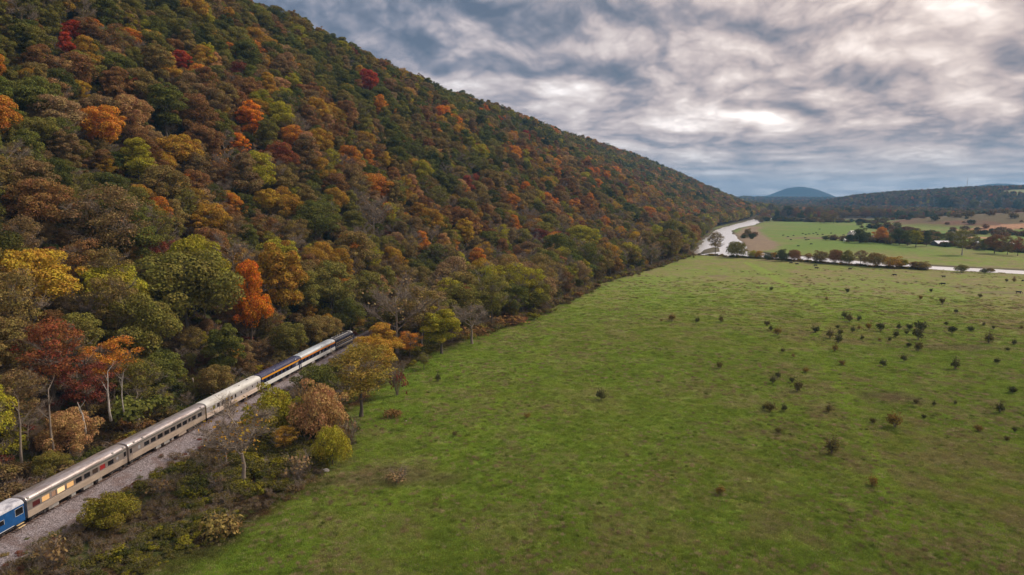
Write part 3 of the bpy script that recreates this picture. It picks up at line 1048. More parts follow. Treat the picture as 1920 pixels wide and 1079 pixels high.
# named trees of the slope, placed on the sight line of their crown: (x, y, width, colour, kind, label)
NOTABLE = [
    (60, 545, 118, 'yellow', 'round1', 'bright yellow-green broad tree near the left edge, behind the russet tree'),
    (95, 690, 120, 'russet', 'loose0', 'large russet red tree with thin foliage above the first silver coaches'),
    (160, 720, 80, 'dark red', 'loose1', 'smaller dark red tree leaning against the big russet one, above the silver coaches'),
    (350, 590, 190, 'olive green', 'round1', 'very large dark olive tree standing right behind the white-roofed coach'),
    (360, 545, 110, 'yellow green', 'round0', 'yellow-green treetop rising behind the very large dark olive tree'),
    (470, 605, 68, 'bright orange', 'tall1', 'bright orange narrow tree beside the large dark olive tree above the navy coach'),
    (525, 575, 105, 'golden', 'tall0', 'tall golden olive tree right of the bright orange one above the navy coach'),
    (520, 500, 80, 'yellow green', 'round3', 'yellow-green crown on top of the tall golden olive tree by the train'),
    (620, 560, 90, 'olive green', 'round0', 'olive green tree behind the locomotive, left of the curve'),
    (665, 500, 76, 'olive brown', 'round2', 'olive brown tree above the locomotive with a mustard top'),
    (472, 238, 48, 'bright orange', 'tall0', 'tall bright orange tree halfway up the slope, topmost of the orange trio'),
    (447, 268, 36, 'bright orange', 'round2', 'red-orange small tree touching the left side of the tall orange tree on the slope'),
    (546, 264, 46, 'orange', 'round3', 'dull orange round tree right of the tall orange one on the slope'),
    (334, 296, 68, 'golden', 'round1', 'golden orange wide tree on the slope left of the orange trio'),
    (190, 258, 72, 'orange', 'round3', 'orange wide tree on the upper left slope beside a dark gap'),
    (135, 52, 32, 'red', 'round0', 'crimson tree highest on the upper left slope'),
    (122, 72, 26, 'red', 'tall1', 'crimson narrow tree just below the highest crimson tree'),
    (242, 140, 26, 'red', 'round3', 'small scarlet tree in a gap of the upper left slope'),
    (340, 108, 28, 'red', 'round2', 'orange red tree below the golden crowns near the top of the picture'),
    (430, 90, 22, 'orange', 'tall1', 'small pointed orange tree high on the slope'),
    (350, 32, 70, 'golden', 'round1', 'wide golden brown tree at the top edge of the slope'),
    (150, 160, 30, 'yellow', 'round2', 'small yellow-gold tree on the left part of the upper slope'),
    (262, 172, 56, 'olive brown', 'round0', 'mustard olive tree above the wide orange tree'),
    (522, 228, 50, 'yellow green', 'round0', 'yellow-green tree right behind the tall orange one on the slope'),
    (480, 340, 68, 'yellow green', 'round0', 'lime green round tree below the orange trio'),
    (258, 310, 56, 'yellow green', 'tall1', 'lime green pointed tree left of the golden orange wide tree'),
    (500, 378, 50, 'yellow', 'round3', 'bright yellow-green tree just below the lime green round tree'),
    (872, 445, 42, 'yellow', 'tall0', 'yellow-topped oval tree on the lower slope above the woodland edge'),
    (790, 455, 34, 'orange', 'tall1', 'small orange tree left of the yellow-topped oval tree'),
    (690, 165, 44, 'red', 'round3', 'salmon red tree on the upper middle slope'),
    (710, 205, 34, 'orange', 'round2', 'orange tree below the salmon red one on the upper middle slope'),
    (830, 222, 34, 'bright orange', 'round3', 'bright orange tree high on the slope under the skyline'),
    (790, 330, 40, 'yellow green', 'round0', 'yellow-green tree in the middle of the long slope'),
    (720, 300, 30, 'yellow', 'round2', 'small yellow tree in the middle of the long slope'),
    (1090, 462, 60, 'yellow green', 'round1', 'wide yellow-green tree at the woodland edge of the pasture'),
    (1050, 500, 70, 'green', 'round0', 'deep green tree in front of the wide yellow-green one at the woodland edge'),
    (985, 520, 70, 'grey brown', 'bare0', 'grey-brown leafless tree at the woodland edge left of the deep green one'),
    (930, 545, 66, 'grey brown', 'bare1', 'grey twiggy tree at the woodland edge, next to the leafless grey-brown one'),
    (1140, 490, 54, 'green', 'round3', 'green low tree at the pasture corner of the woodland'),
    (1200, 470, 54, 'olive brown', 'round1', 'olive brown tree at the woodland edge before the river'),
    (1255, 455, 52, 'olive green', 'round0', 'olive tree at the woodland edge closest to the river bend'),
    (895, 500, 40, 'orange', 'tall1', 'golden orange narrow tree at the woodland edge'),
    (75, 400, 90, 'rust brown', 'round1', 'rust brown broad tree on the left lower slope above the yellow one'),
    (40, 450, 70, 'brown', 'loose0', 'pale brown thin-leaved tree on the left edge above the bright yellow tree'),
    (200, 470, 120, 'brown', 'loose0', 'wide brown thin-leaved tree between the yellow tree and the dark olive one'),
    (395, 470, 70, 'rust brown', 'round3', 'rust brown tree above the very large dark olive tree'),
    (440, 510, 84, 'grey brown', 'bare0', 'leafless grey tree above the bright orange narrow tree'),
    (280, 470, 50, 'dark red', 'round2', 'maroon tree peeping between brown crowns on the lower slope'),
    (320, 470, 46, 'dark red', 'loose1', 'second maroon tree, right of the first one on the lower slope'),
    (310, 225, 60, 'green', 'tall0', 'dark green tree above the golden orange wide tree'),
    (700, 430, 70, 'grey brown', 'bare1', 'grey leafless tree in the middle of the lower slope'),
    (565, 640, 70, 'olive green', 'round3', 'olive tree directly behind the navy coach'),
    (610, 618, 66, 'olive brown', 'round1', 'olive brown low tree directly behind the orange-striped coach'),
    (655, 590, 60, 'green', 'round0', 'green tree directly behind the locomotive nose'),
    (575, 560, 70, 'olive green', 'round2', 'olive tree above the navy coach right of the tall golden olive one'),
    (690, 560, 70, 'olive green', 'round0', 'olive tree above the end of the visible track'),
    (705, 610, 50, 'olive brown', 'round3', 'low olive brown tree where the track disappears'),
    (270, 640, 110, 'olive green', 'round0', 'olive green tree left of the very large dark olive one'),
    (215, 600, 100, 'olive brown', 'loose0', 'olive brown thin tree above the two pale dead trunks'),
    (300, 700, 84, 'green', 'round3', 'dark green low tree behind the second silver coach'),
    (405, 705, 60, 'olive brown', 'round3', 'low brown-olive tree touching the white-roofed coach'),
    (25, 620, 110, 'olive brown', 'loose1', 'olive brown thin-leaved tree at the left edge above the grey trunk'),
    (30, 740, 90, 'brown', 'loose0', 'brown thin tree at the left edge close to the train'),
    (150, 630, 80, 'olive green', 'round3', 'olive tree between the bright yellow tree and the russet one'),
    (590, 430, 76, 'green', 'round0', 'green broad tree on the lower slope above the tall golden olive tree'),
]
used = np.zeros(n, bool)
for i, (px, py, wpx, col, kd, lab) in enumerate(NOTABLE):
    d = TREES[kd]
    pos = hit(px, py, d['zc'] * 0.9)
    if pos is None: continue
    X, Y = pos
    dist = math.hypot(X, Y)
    r_ = wpx / FPX * dist / 2
    sc = max(0.45, min(r_ / d['r'], 1.9))
    if Y < 262: X = min(X, float(TRKX(Y)) - 3.0 - min(r_, 7))
    rem = (np.hypot(fx - X, fy - Y) < r_ * 0.75 + 1.0)
    front = (np.hypot(fx, fy) < dist) & (np.abs(np.degrees(np.arctan2(fx, fy)) - math.degrees(math.atan2(X, Y))) < math.degrees(r_ / dist) * 0.40) & (np.hypot(fx - X, fy - Y) < r_ + 6)
    if 'orange' in col or col in ('yellow', 'red'):
        front |= (np.hypot(fx, fy) < dist) & (np.abs(np.degrees(np.arctan2(fx, fy)) - math.degrees(math.atan2(X, Y))) < math.degrees(r_ / dist) * 0.9) & (np.hypot(fx - X, fy - Y) < 2.2 * r_ + 14)
    used |= rem | front
    z = float(height(np.array([X]), np.array([Y]))[0])
    make_tree(kd, 'forest_tree', (X, Y, z - 0.3), sc, col, label=lab, group='autumn trees on the wooded hillside', squash=1.45 if 'narrow tree beside' in lab else rnd.uniform(0.9, 1.05))
fx, fy, fs, fc, fk, fsc, fh = [q[~used] for q in (fx, fy, fs, fc, fk, fsc, fh)]
n = len(fx)

# how much of each tree the camera sees (coarse depth buffer of crown discs)
def visible_area(x, y, h, kind, sc, W=640, Hh=360):
    zc = np.array([TREES[k]['zc'] for k in KN])[kind] * sc; rr = np.array([TREES[k]['r'] for k in KN])[kind] * sc
    px, py, dep = project(x, y, h + zc)
    px, py = px / 3, py / 3; rp = rr / dep * FPX / 3
    buf = np.full((Hh, W), -1, int)
    order = np.argsort(-dep)
    for i in order:
        r0 = rp[i]
        if dep[i] > 900 or r0 < 1.5: continue
        xa, xb = int(max(px[i] - r0, 0)), int(min(px[i] + r0 + 1, W)); ya, yb = int(max(py[i] - r0, 0)), int(min(py[i] + r0 + 1, Hh))
        if xa >= xb or ya >= yb: continue
        gy, gx = np.ogrid[ya:yb, xa:xb]
        buf[ya:yb, xa:xb][(gx - px[i]) ** 2 + (gy - py[i]) ** 2 < r0 * r0] = i
    cnt = np.bincount(buf[buf >= 0].ravel(), minlength=len(x))
    return cnt, px * 3, py * 3


cnt, ppx, ppy = visible_area(fx, fy, fh, fk, fsc)
NIND = 300 - len(NOTABLE)
top = np.argsort(-cnt)[:NIND]
indiv = np.zeros(n, bool); indiv[top] = True

BANDS = [(-9, 0.0, 'on the flat below the hill'), (0.0, 0.12, 'at the foot of the slope'), (0.12, 0.3, 'on the lower slope'),
         (0.3, 0.5, 'on the middle slope'), (0.5, 0.75, 'on the upper slope'), (0.75, 9, 'near the skyline')]
SECT = [(-500, 120, 'by the left edge'), (120, 250, 'above the two silver coaches'), (250, 400, 'above the white-roofed coach'),
        (400, 500, 'above the navy coach'), (500, 600, 'above the orange-striped coach'), (600, 700, 'above the locomotive'),
        (700, 860, 'above the bend of the track'), (860, 1050, 'above the woodland edge'), (1050, 2500, 'towards the river bend')]
FORM = {0: 'broad', 1: 'spreading', 2: 'rounded', 3: 'flat-topped', 4: 'tall oval', 5: 'pointed', 6: 'thin-leaved', 7: 'loose-crowned', 8: 'leafless', 9: 'twiggy bare'}
ORD = ['', 'second', 'third', 'fourth', 'fifth', 'sixth', 'seventh', 'eighth', 'ninth', 'tenth', 'eleventh', 'twelfth']
keys = {}
for i in top:
    b = next(q[2] for q in BANDS if q[0] <= fs[i] < q[1] or q[1] == 9)
    s_ = next((q[2] for q in SECT if q[0] <= ppx[i] < q[1]), SECT[-1][2])
    cn = PCOL[fc[i]] if fk[i] < 8 else 'grey'
    keys.setdefault('%s %s tree %s %s' % (cn, FORM[fk[i]], b, s_), []).append(i)
for lab, idx in keys.items():
    idx.sort(key=lambda q: ppx[q])
    for j, i in enumerate(idx):
        lab = lab.replace('on the flat below the hill', 'below the hill').replace('above the bend of the track', 'above the track bend')
        L_ = lab if len(idx) == 1 else (['leftmost'] + ORD[1:])[min(j, 11)] + ' ' + lab
        sz = fsc[i]
        make_tree(KN[fk[i]], 'forest_tree', (fx[i], fy[i], fh[i] - 0.3), float(sz), PCOL[fc[i]] , label=L_, group='autumn trees on the wooded hillside')

rest = ~indiv
dist = np.hypot(fx, fy)
pal = np.array([PAL[c] for c in PCOL])
def tints(ci, seed):
    r = np.random.default_rng(seed)
    c = pal[ci] * r.uniform(0.80, 1.18, (len(ci), 1)) * r.uniform(0.94, 1.06, (len(ci), 3))
    return c
pick = np.where(dist > 1100, fk + 10, fk)
k = np.nonzero(rest)[0]
scatter('hillside_forest', np.stack([fx, fy, fh - 0.3], 1)[k], fsc[k] * np.where(dist[k] > 2000, 1.15, 1.0), np.random.default_rng(3).uniform(0, 6.28, len(k)), pick[k], tints(fc, 8)[k],
        [TREES[q]['full'] for q in KN] + [TREES[q]['far'] for q in KN],
        'mass of green, brown and orange autumn trees covering the long hillside', 'forest')

# lower storey of young trees filling the foot of the slope
ux, uy, ua, ul = jitter_grid(20, 620, -60, 300, 5.6, 15)
ulf = np.interp(ua, _fa, _fl)
us = ul - ulf
ku = (us > -34) & (us < 150) & (ux < TRKX(uy) - 6.5) & in_view(ux, uy, 12) & (np.hypot(ux, uy) > 95)
ku |= (us <= 0) & (ux > TRKX(uy) + 4) & (ux < EDGEX(uy) - 3) & (uy > 266)
ux, uy, us = ux[ku], uy[ku], us[ku]
ur = np.random.default_rng(16)
keep = ur.random(len(ux)) < np.where(uy < 175, 0.45, 0.8)
ux, uy, us = ux[keep], uy[keep], us[keep]
nu = len(ux)
uc = ur.choice(len(PCOL), nu, p=W_LOW)
dtr = np.abs(ux - TRKX(uy))
scatter('young_trees', np.stack([ux, uy, height(ux, uy) - 0.2], 1), ur.uniform(0.28, 0.62, nu) * np.clip(dtr / 14, 0.5, 1.0), ur.uniform(0, 6.28, nu),
        ur.choice([0, 1, 2, 3, 6, 7, 8, 9], nu, p=[.14, .14, .12, .1, .16, .14, .12, .08]), tints(uc, 18) * 0.9, [TREES[q]['full'] for q in KN],
        'thicket of young trees and tall brush under the big trees', 'thicket')

# woods of the far country on the right
def woods_points():
    r = np.random.default_rng(41)
    out_ = []
    # (y0,y1,step)
    for y0, y1, st in ((1500, 2200, 13), (2200, 3400, 15), (3400, 5200, 22), (5200, 7500, 34)):
        gy, gu = np.meshgrid(np.arange(y0, y1, st), np.arange(0.30 * y0, 0.85 * y1, st), indexing='ij')
        x = gu + r.uniform(-.5, .5, gu.shape) * st; y = gy + r.uniform(-.5, .5, gu.shape) * st
        x, y = x.ravel(), y.ravel()
        u = x / y
        k = (u > 0.30) & (u < 0.80)
        a, l = ridge_coords(x, y)
        k &= l < np.interp(a, _fa, _fl) - 30
        fw = 1450 + (fbm(x, y, 45, 4, 31) - 0.5) * 0
        fld = fbm(x, y, 520, 2, 77) > 0.635
        strip = (y > 2010) & (y < 2480) & (u < 0.51) & (u > 0.375)
        hedge = (vnoise(x / 90, y / 90, 5) > 0.80)
        bh = dome(x, y, 1370, 1270, 650, 440, 1, 0.8) > 0.02
        flat = (y < 2100) & (x < 1080) & ~((y > 1750) & (y < 1900))
        k &= ~(fld & ~hedge) & ~strip & ~(bh) & ~(flat & ~hedge)
        k &= poly_sdf(x, y, RIVER) > 12
        out_.append((x[k], y[k]))
    return np.concatenate([q[0] for q in out_]), np.concatenate([q[1] for q in out_])


wx, wy = woods_points()
wh = height(wx, wy)
wr = np.random.default_rng(19)
Wf = weights(dark_green=22, green=14, olive_green=14, yellow_green=2, golden=3, orange=1.5, rust_brown=12, brown=16, dark_red=2, russet=4, olive_brown=16, grey_brown=14)
wc = wr.choice(len(PCOL), len(wx), p=Wf)
scatter('distant_woods', np.stack([wx, wy, wh - 0.5], 1), wr.uniform(0.7, 1.15, len(wx)) * np.clip(wy / 4000, 1, 1.5), wr.uniform(0, 6.28, len(wx)),
        wr.integers(0, 8, len(wx)), tints(wc, 9), [TREES[q]['far'] for q in KN[:8]], 'distant brown and green woods on the low hills', 'woods')
# ------------------------------------------------------------------ shrubs, undergrowth, grass
def shrub_mesh(name, seed, rx, h, n, size, twn, spike=0.0, stems=5, mats=None):
    r = np.random.default_rng(seed); r1 = random.Random(seed)
    lob = [(r1.uniform(-.55, .55) * rx, r1.uniform(-.55, .55) * rx, h * r1.uniform(0.3, 0.68), rx * r1.uniform(0.28, 0.5)) for _ in range(11)]
    V, F = leaf_cloud(r, lob, n, size, inner=0.7)
    if spike:
        d = r.normal(size=(n // 2, 3)); d[:, 2] = np.abs(d[:, 2]) * 1.3 + 0.15; d /= np.linalg.norm(d, axis=1)[:, None]
        q = r.uniform(0.25, 1.0, n // 2)[:, None]
        ns_ = 26
        dirs = r.normal(size=(ns_, 3)); dirs[:, 2] = np.abs(dirs[:, 2]) * 1.2 + 0.2; dirs /= np.linalg.norm(dirs, axis=1)[:, None]
        d = dirs[r.integers(0, ns_, n // 2)] + r.normal(size=(n // 2, 3)) * 0.07
        c = d * q * np.array([rx * 1.15, rx * 1.15, h * 1.05]) + np.array([0, 0, 0.1 * h])
        u = r.normal(size=(n // 2, 3)); u /= np.linalg.norm(u, axis=1)[:, None]
        v = np.cross(u, r.normal(size=(n // 2, 3))); v /= np.linalg.norm(v, axis=1)[:, None]
        s = size * r.uniform(0.6, 1.2, (n // 2, 1))
        V2 = np.stack([c - u * s, c - v * s, c + u * s, c + v * s], 1).reshape(-1, 3)
        V = np.concatenate([V, V2]); F = np.arange(len(V)).reshape(-1, 4)
    V[:, 2] = np.maximum(V[:, 2], 0.0)
    st = MB(); ends = []
    for i in range(stems):
        a = r1.uniform(0, 6.28); e = Vector((math.cos(a) * rx * .6, math.sin(a) * rx * .6, h * r1.uniform(.6, .95)))
        st.tube([(0, 0, -0.1), tuple(e * 0.5 + Vector((0, 0, .1 * h))), tuple(e)], [0.05 * h / 2, 0.035 * h / 2, 0.012], 4)
        ends.append((Vector((0, 0, 0)), e))
    if twn:
        GV, GF = twig_cloud(r1, ends, twn, rx * 0.7, 0.014)
        b = len(st.v); st.v += [tuple(q) for q in GV]; st.f += [tuple(int(k) + b for k in q) for q in GF]; st.m += [0] * len(GF)
    fol = np_mesh(name + '_foliage', V, F, M_LEAF)
    stm = st.mesh(name + '_stems', M_TWIG)
    full = MB(); full.v = [tuple(q) for q in V]; full.f = [tuple(q) for q in F]; full.m = [0] * len(F)
    full.add(st.v, st.f, 1)
    return fol, stm, full.mesh(name, [M_LEAF, M_TWIG])


SH = {'leafy0': shrub_mesh('leafy_shrub', 1, 1.7, 2.2, 900, 0.13, 6), 'leafy1': shrub_mesh('leafy_shrub', 2, 2.1, 1.9, 1000, 0.14, 6),
      'twiggy0': shrub_mesh('twiggy_shrub', 3, 1.8, 2.0, 220, 0.11, 34), 'twiggy1': shrub_mesh('twiggy_shrub', 4, 1.5, 2.3, 120, 0.11, 40),
      'bramble': shrub_mesh('bramble', 5, 2.0, 1.1, 520, 0.12, 16), 'spiky0': shrub_mesh('spiky_bush', 6, 1.0, 1.9, 620, 0.085, 5, 1.0),
      'spiky1': shrub_mesh('spiky_bush', 7, 1.05, 1.7, 700, 0.085, 5, 1.0), 'spiky2': shrub_mesh('spiky_bush', 8, 0.9, 2.0, 520, 0.085, 8, 1.0)}


def weeds_mesh(name, seed, rad, n, h, w, lean=0.5):
    r = np.random.default_rng(seed)
    b = np.zeros((n, 3)); b[:, :2] = r.normal(size=(n, 2)) * rad * 0.5
    a = r.uniform(0, 6.28, n); hh = h * r.uniform(0.45, 1.15, n)
    top = b + np.stack([np.cos(a) * lean * hh * r.random(n), np.sin(a) * lean * hh * r.random(n), hh], 1)
    a2 = a + r.uniform(1, 2, n); s = np.stack([np.cos(a2), np.sin(a2), np.zeros(n)], 1) * w
    V = np.stack([b - s, b + s, top], 1).reshape(-1, 3)
    return np_mesh(name, V, np.arange(3 * n).reshape(-1, 3), M_GRASS)


TUFTS = [weeds_mesh('grass_tuft', 11, 0.75, 90, 0.22, 0.035, 0.9), weeds_mesh('grass_tuft', 12, 0.95, 110, 0.18, 0.04, 1.1),
         weeds_mesh('grass_tuft', 13, 0.4, 60, 0.34, 0.03, 0.7), weeds_mesh('grass_tuft', 14, 1.2, 130, 0.15, 0.045, 1.3)]
WEEDS = [weeds_mesh('weeds', 21, 0.9, 120, 1.0, 0.04, 0.6), weeds_mesh('weeds', 22, 0.7, 90, 1.35, 0.035, 0.5)]


def zf(x, y):
    x = np.atleast_1d(np.asarray(x, float)); y = np.atleast_1d(np.asarray(y, float))
    H = height(x, y)
    dt = x - TRKX(y)
    k = sstep(15, 8, np.abs(dt) - np.where(dt > 0, 1.5, 0)) * (y < 900)
    return H * (1 - k) + k * 0.55


def col_arr(names, n, r, jit=0.2):
    c = np.array([PAL[q] if isinstance(q, str) else q for q in names])[r.integers(0, len(names), n)]
    return c * r.uniform(1 - jit, 1 + jit, (n, 1))


# undergrowth of the wood, left of the track
r = np.random.default_rng(51)
N_ = 26000
yy = r.uniform(-20, 470, N_); xx = r.uniform(-420, 60, N_)
a_, l_ = ridge_coords(xx, yy); lf_ = np.interp(a_, _fa, _fl)
dT = xx - TRKX(yy)
k = (dT < -4.5) & (l_ - lf_ > -40) & (l_ - lf_ < 230) & in_view(xx, yy, 10) & (np.hypot(xx, yy) > 70)
k &= r.random(N_) < np.clip(1.25 - (l_ - lf_) / 260, 0.25, 1)
xx, yy, dT = xx[k], yy[k], dT[k]; n_ = len(xx)
pk = r.choice([0, 1, 2, 3, 4], n_, p=[.22, .2, .2, .13, .25])
patch = fbm(xx, yy, 22, 3, 61)
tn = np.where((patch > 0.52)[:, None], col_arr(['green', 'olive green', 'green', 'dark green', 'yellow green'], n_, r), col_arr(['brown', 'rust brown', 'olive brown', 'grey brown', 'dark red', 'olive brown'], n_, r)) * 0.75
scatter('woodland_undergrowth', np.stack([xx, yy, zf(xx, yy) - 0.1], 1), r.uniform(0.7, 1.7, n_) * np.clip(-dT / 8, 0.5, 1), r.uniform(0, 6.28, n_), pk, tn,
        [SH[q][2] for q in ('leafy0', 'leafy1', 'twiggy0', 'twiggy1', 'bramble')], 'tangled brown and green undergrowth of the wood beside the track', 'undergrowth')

# brush between the track and the pasture
r = np.random.default_rng(52)
N_ = 26000
yy = r.uniform(40, 560, N_); xx = TRKX(yy) + 6.5 + r.uniform(0, 1, N_) * 60
ex = EDGEX(yy)
edge_n = (fbm(xx, yy, 14, 3, 71) - 0.5) * 16
k = (xx < ex + edge_n + 1) & in_view(xx, yy, 8)
k &= ~((yy > 262) & (xx < ex - 22))
shoulder = xx - TRKX(yy) - 6.5
k &= (shoulder > 3 + edge_n * 0.3) | (r.random(N_) < 0.10)
xx, yy, ex = xx[k], yy[k], ex[k]; n_ = len(xx)
patch = fbm(xx, yy, 13, 3, 81); near_e = sstep(9, 1, ex - xx)
pk = np.where(patch > 0.56, r.choice([0, 1, 4], n_), r.choice([2, 3, 4, 5, 6], n_, p=[.27, .24, .19, .15, .15]))
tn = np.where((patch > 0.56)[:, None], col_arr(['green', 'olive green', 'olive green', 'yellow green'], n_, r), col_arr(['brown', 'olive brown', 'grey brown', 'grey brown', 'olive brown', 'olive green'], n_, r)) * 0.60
scb = r.uniform(0.4, 0.95, n_) * np.where(r.random(n_) < 0.12, 1.5, 1) * (1 - 0.35 * near_e) * np.where(yy < 120, 0.72, 1.0)
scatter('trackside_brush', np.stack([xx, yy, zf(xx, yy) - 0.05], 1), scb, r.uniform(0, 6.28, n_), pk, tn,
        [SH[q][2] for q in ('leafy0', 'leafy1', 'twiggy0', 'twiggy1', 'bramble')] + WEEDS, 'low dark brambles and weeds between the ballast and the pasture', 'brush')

# shrubs spilling from the wood on to the pasture
r = np.random.default_rng(57)
n_ = 700; yy = r.uniform(255, 640, n_); xx = EDGEX(yy) + r.normal(-3, 3.2, n_)
scatter('woodland_edge_shrubs', np.stack([xx, yy, zf(xx, yy) - 0.1], 1), r.uniform(0.5, 1.9, n_), r.uniform(0, 6.28, n_), r.integers(0, 5, n_), col_arr(['rust brown', 'brown', 'olive brown', 'olive green', 'grey brown', 'yellow green'], n_, r) * .8,
        [SH[q][2] for q in ('leafy0', 'leafy1', 'twiggy0', 'twiggy1', 'bramble')], 'mixed shrubs and brambles spilling from the wood on to the pasture', 'shrubs')

# tufts over the pasture, thinning out with distance
r = np.random.default_rng(53)
N_ = 260000
yy = 52 * (480 / 52.0) ** (r.random(N_) ** 0.85); uu = r.uniform(-0.95, 0.95, N_)
xx = uu * (yy + 10)
dst = np.hypot(xx, yy)
k = (xx > EDGEX(yy) - 6) & (r.random(N_) < np.clip((480 - dst) / 240, 0, 1))
xx, yy = xx[k], yy[k]; n_ = len(xx)
tn = land_color(xx, yy, None) * r.uniform(0.95, 2.1, (n_, 1)) * r.uniform(0.93, 1.07, (n_, 3))
dry = r.random(n_) < 0.05 + 0.10 * sstep(0.5, 0.7, fbm(xx, yy, 9, 3, 47))
tn[dry] = np.array([0.42, 0.36, 0.19]) * r.uniform(0.7, 1.2, (dry.sum(), 1))
cl = fbm(xx, yy, 0.9, 2, 93)
scatter('pasture_grass', np.stack([xx, yy, zf(xx, yy) - 0.02], 1), r.uniform(0.8, 1.5, n_) * np.clip(np.hypot(xx, yy) / 130, 1, 2.2), r.uniform(0, 6.28, n_),
        r.choice([0, 1, 2, 3], n_, p=[.27, .27, .23, .23]), tn, TUFTS, 'short tussocky green pasture grass with dry patches', 'grass',
        sclz=np.clip(0.5 + cl, 0.6, 1.4) * r.uniform(0.5, 1.3, n_))

# taller dead stalks and coarse clumps, in drifts
r = np.random.default_rng(54)
N_ = 110000
yy = 52 * (520 / 52.0) ** r.random(N_); uu = r.uniform(-0.95, 0.95, N_); xx = uu * (yy + 10)
dr = fbm(xx, yy, 16, 4, 131)
k = (xx > EDGEX(yy) - 4) & (dr + r.uniform(-.16, .16, N_) > 0.60)
xx, yy = xx[k], yy[k]; n_ = len(xx)
cs = np.array([(0.36, 0.27, 0.15), (0.30, 0.24, 0.11), (0.16, 0.20, 0.04), (0.42, 0.33, 0.19)])[r.integers(0, 4, n_)] * r.uniform(0.7, 1.3, (n_, 1))
scatter('dead_stalks', np.stack([xx, yy, zf(xx, yy) - 0.02], 1), r.uniform(0.35, 0.9, n_) * np.clip(np.hypot(xx, yy) / 170, 1, 2), r.uniform(0, 6.28, n_), r.integers(0, 3, n_), cs,
        [TUFTS[2], WEEDS[0], TUFTS[0]], 'pale dry stalks standing in drifts over the pasture', 'dry grass', sclz=r.uniform(0.25, 0.55, n_))

# shrubs and small trees between track and pasture, each by the pixel of its foot: x, y, width, height, colour, mesh, name, label
def placed(px, py, wpx, hpx, col, kd, name, label, cat, group=None, tm=None):
    X, Y = gp(px, py, 0.0)
    for _ in range(3):
        z = float(zf(X, Y)[0]); X, Y = gp(px, py, z)
    _, _, dep = project(np.array([X]), np.array([Y]), np.array([z]))
    w = wpx * float(dep[0]) / FPX; h = hpx * float(dep[0]) / FPX
    if kd in TREES:
        d = TREES[kd]
        s = w / (2.05 * d['r']); sz = h / (d['h'] * 1.0)
        root = empty(name, (X, Y, z), rnd.uniform(0, 6.28), (s, s, sz))
        link(bpy.data.objects.new('trunk', d['trunk'] if not tm else TRUNK_ALT(kd, tm)), root)
        c = link(bpy.data.objects.new('crown', d['crown']), root)
        if 'twigs' in d: link(bpy.data.objects.new('twigs', d['twigs'] if not tm else TRUNK_ALT(kd, tm, 'twigs')), root)
    else:
        fol, stm, _ = SH[kd]
        s = w / 3.4 if 'spiky' not in kd else w / 2.2; sz = h / 2.0
        root = empty(name, (X, Y, z), rnd.uniform(0, 6.28), (s, s, sz))
        link(bpy.data.objects.new('stems', stm), root)
        c = link(bpy.data.objects.new('foliage', fol), root)
    cc = PAL[col] if isinstance(col, str) else col
    j = rnd.uniform(0.9, 1.1)
    c['tint'] = [min(0.9, q * j) for q in cc]
    tag(root, label, cat, group)
    return root


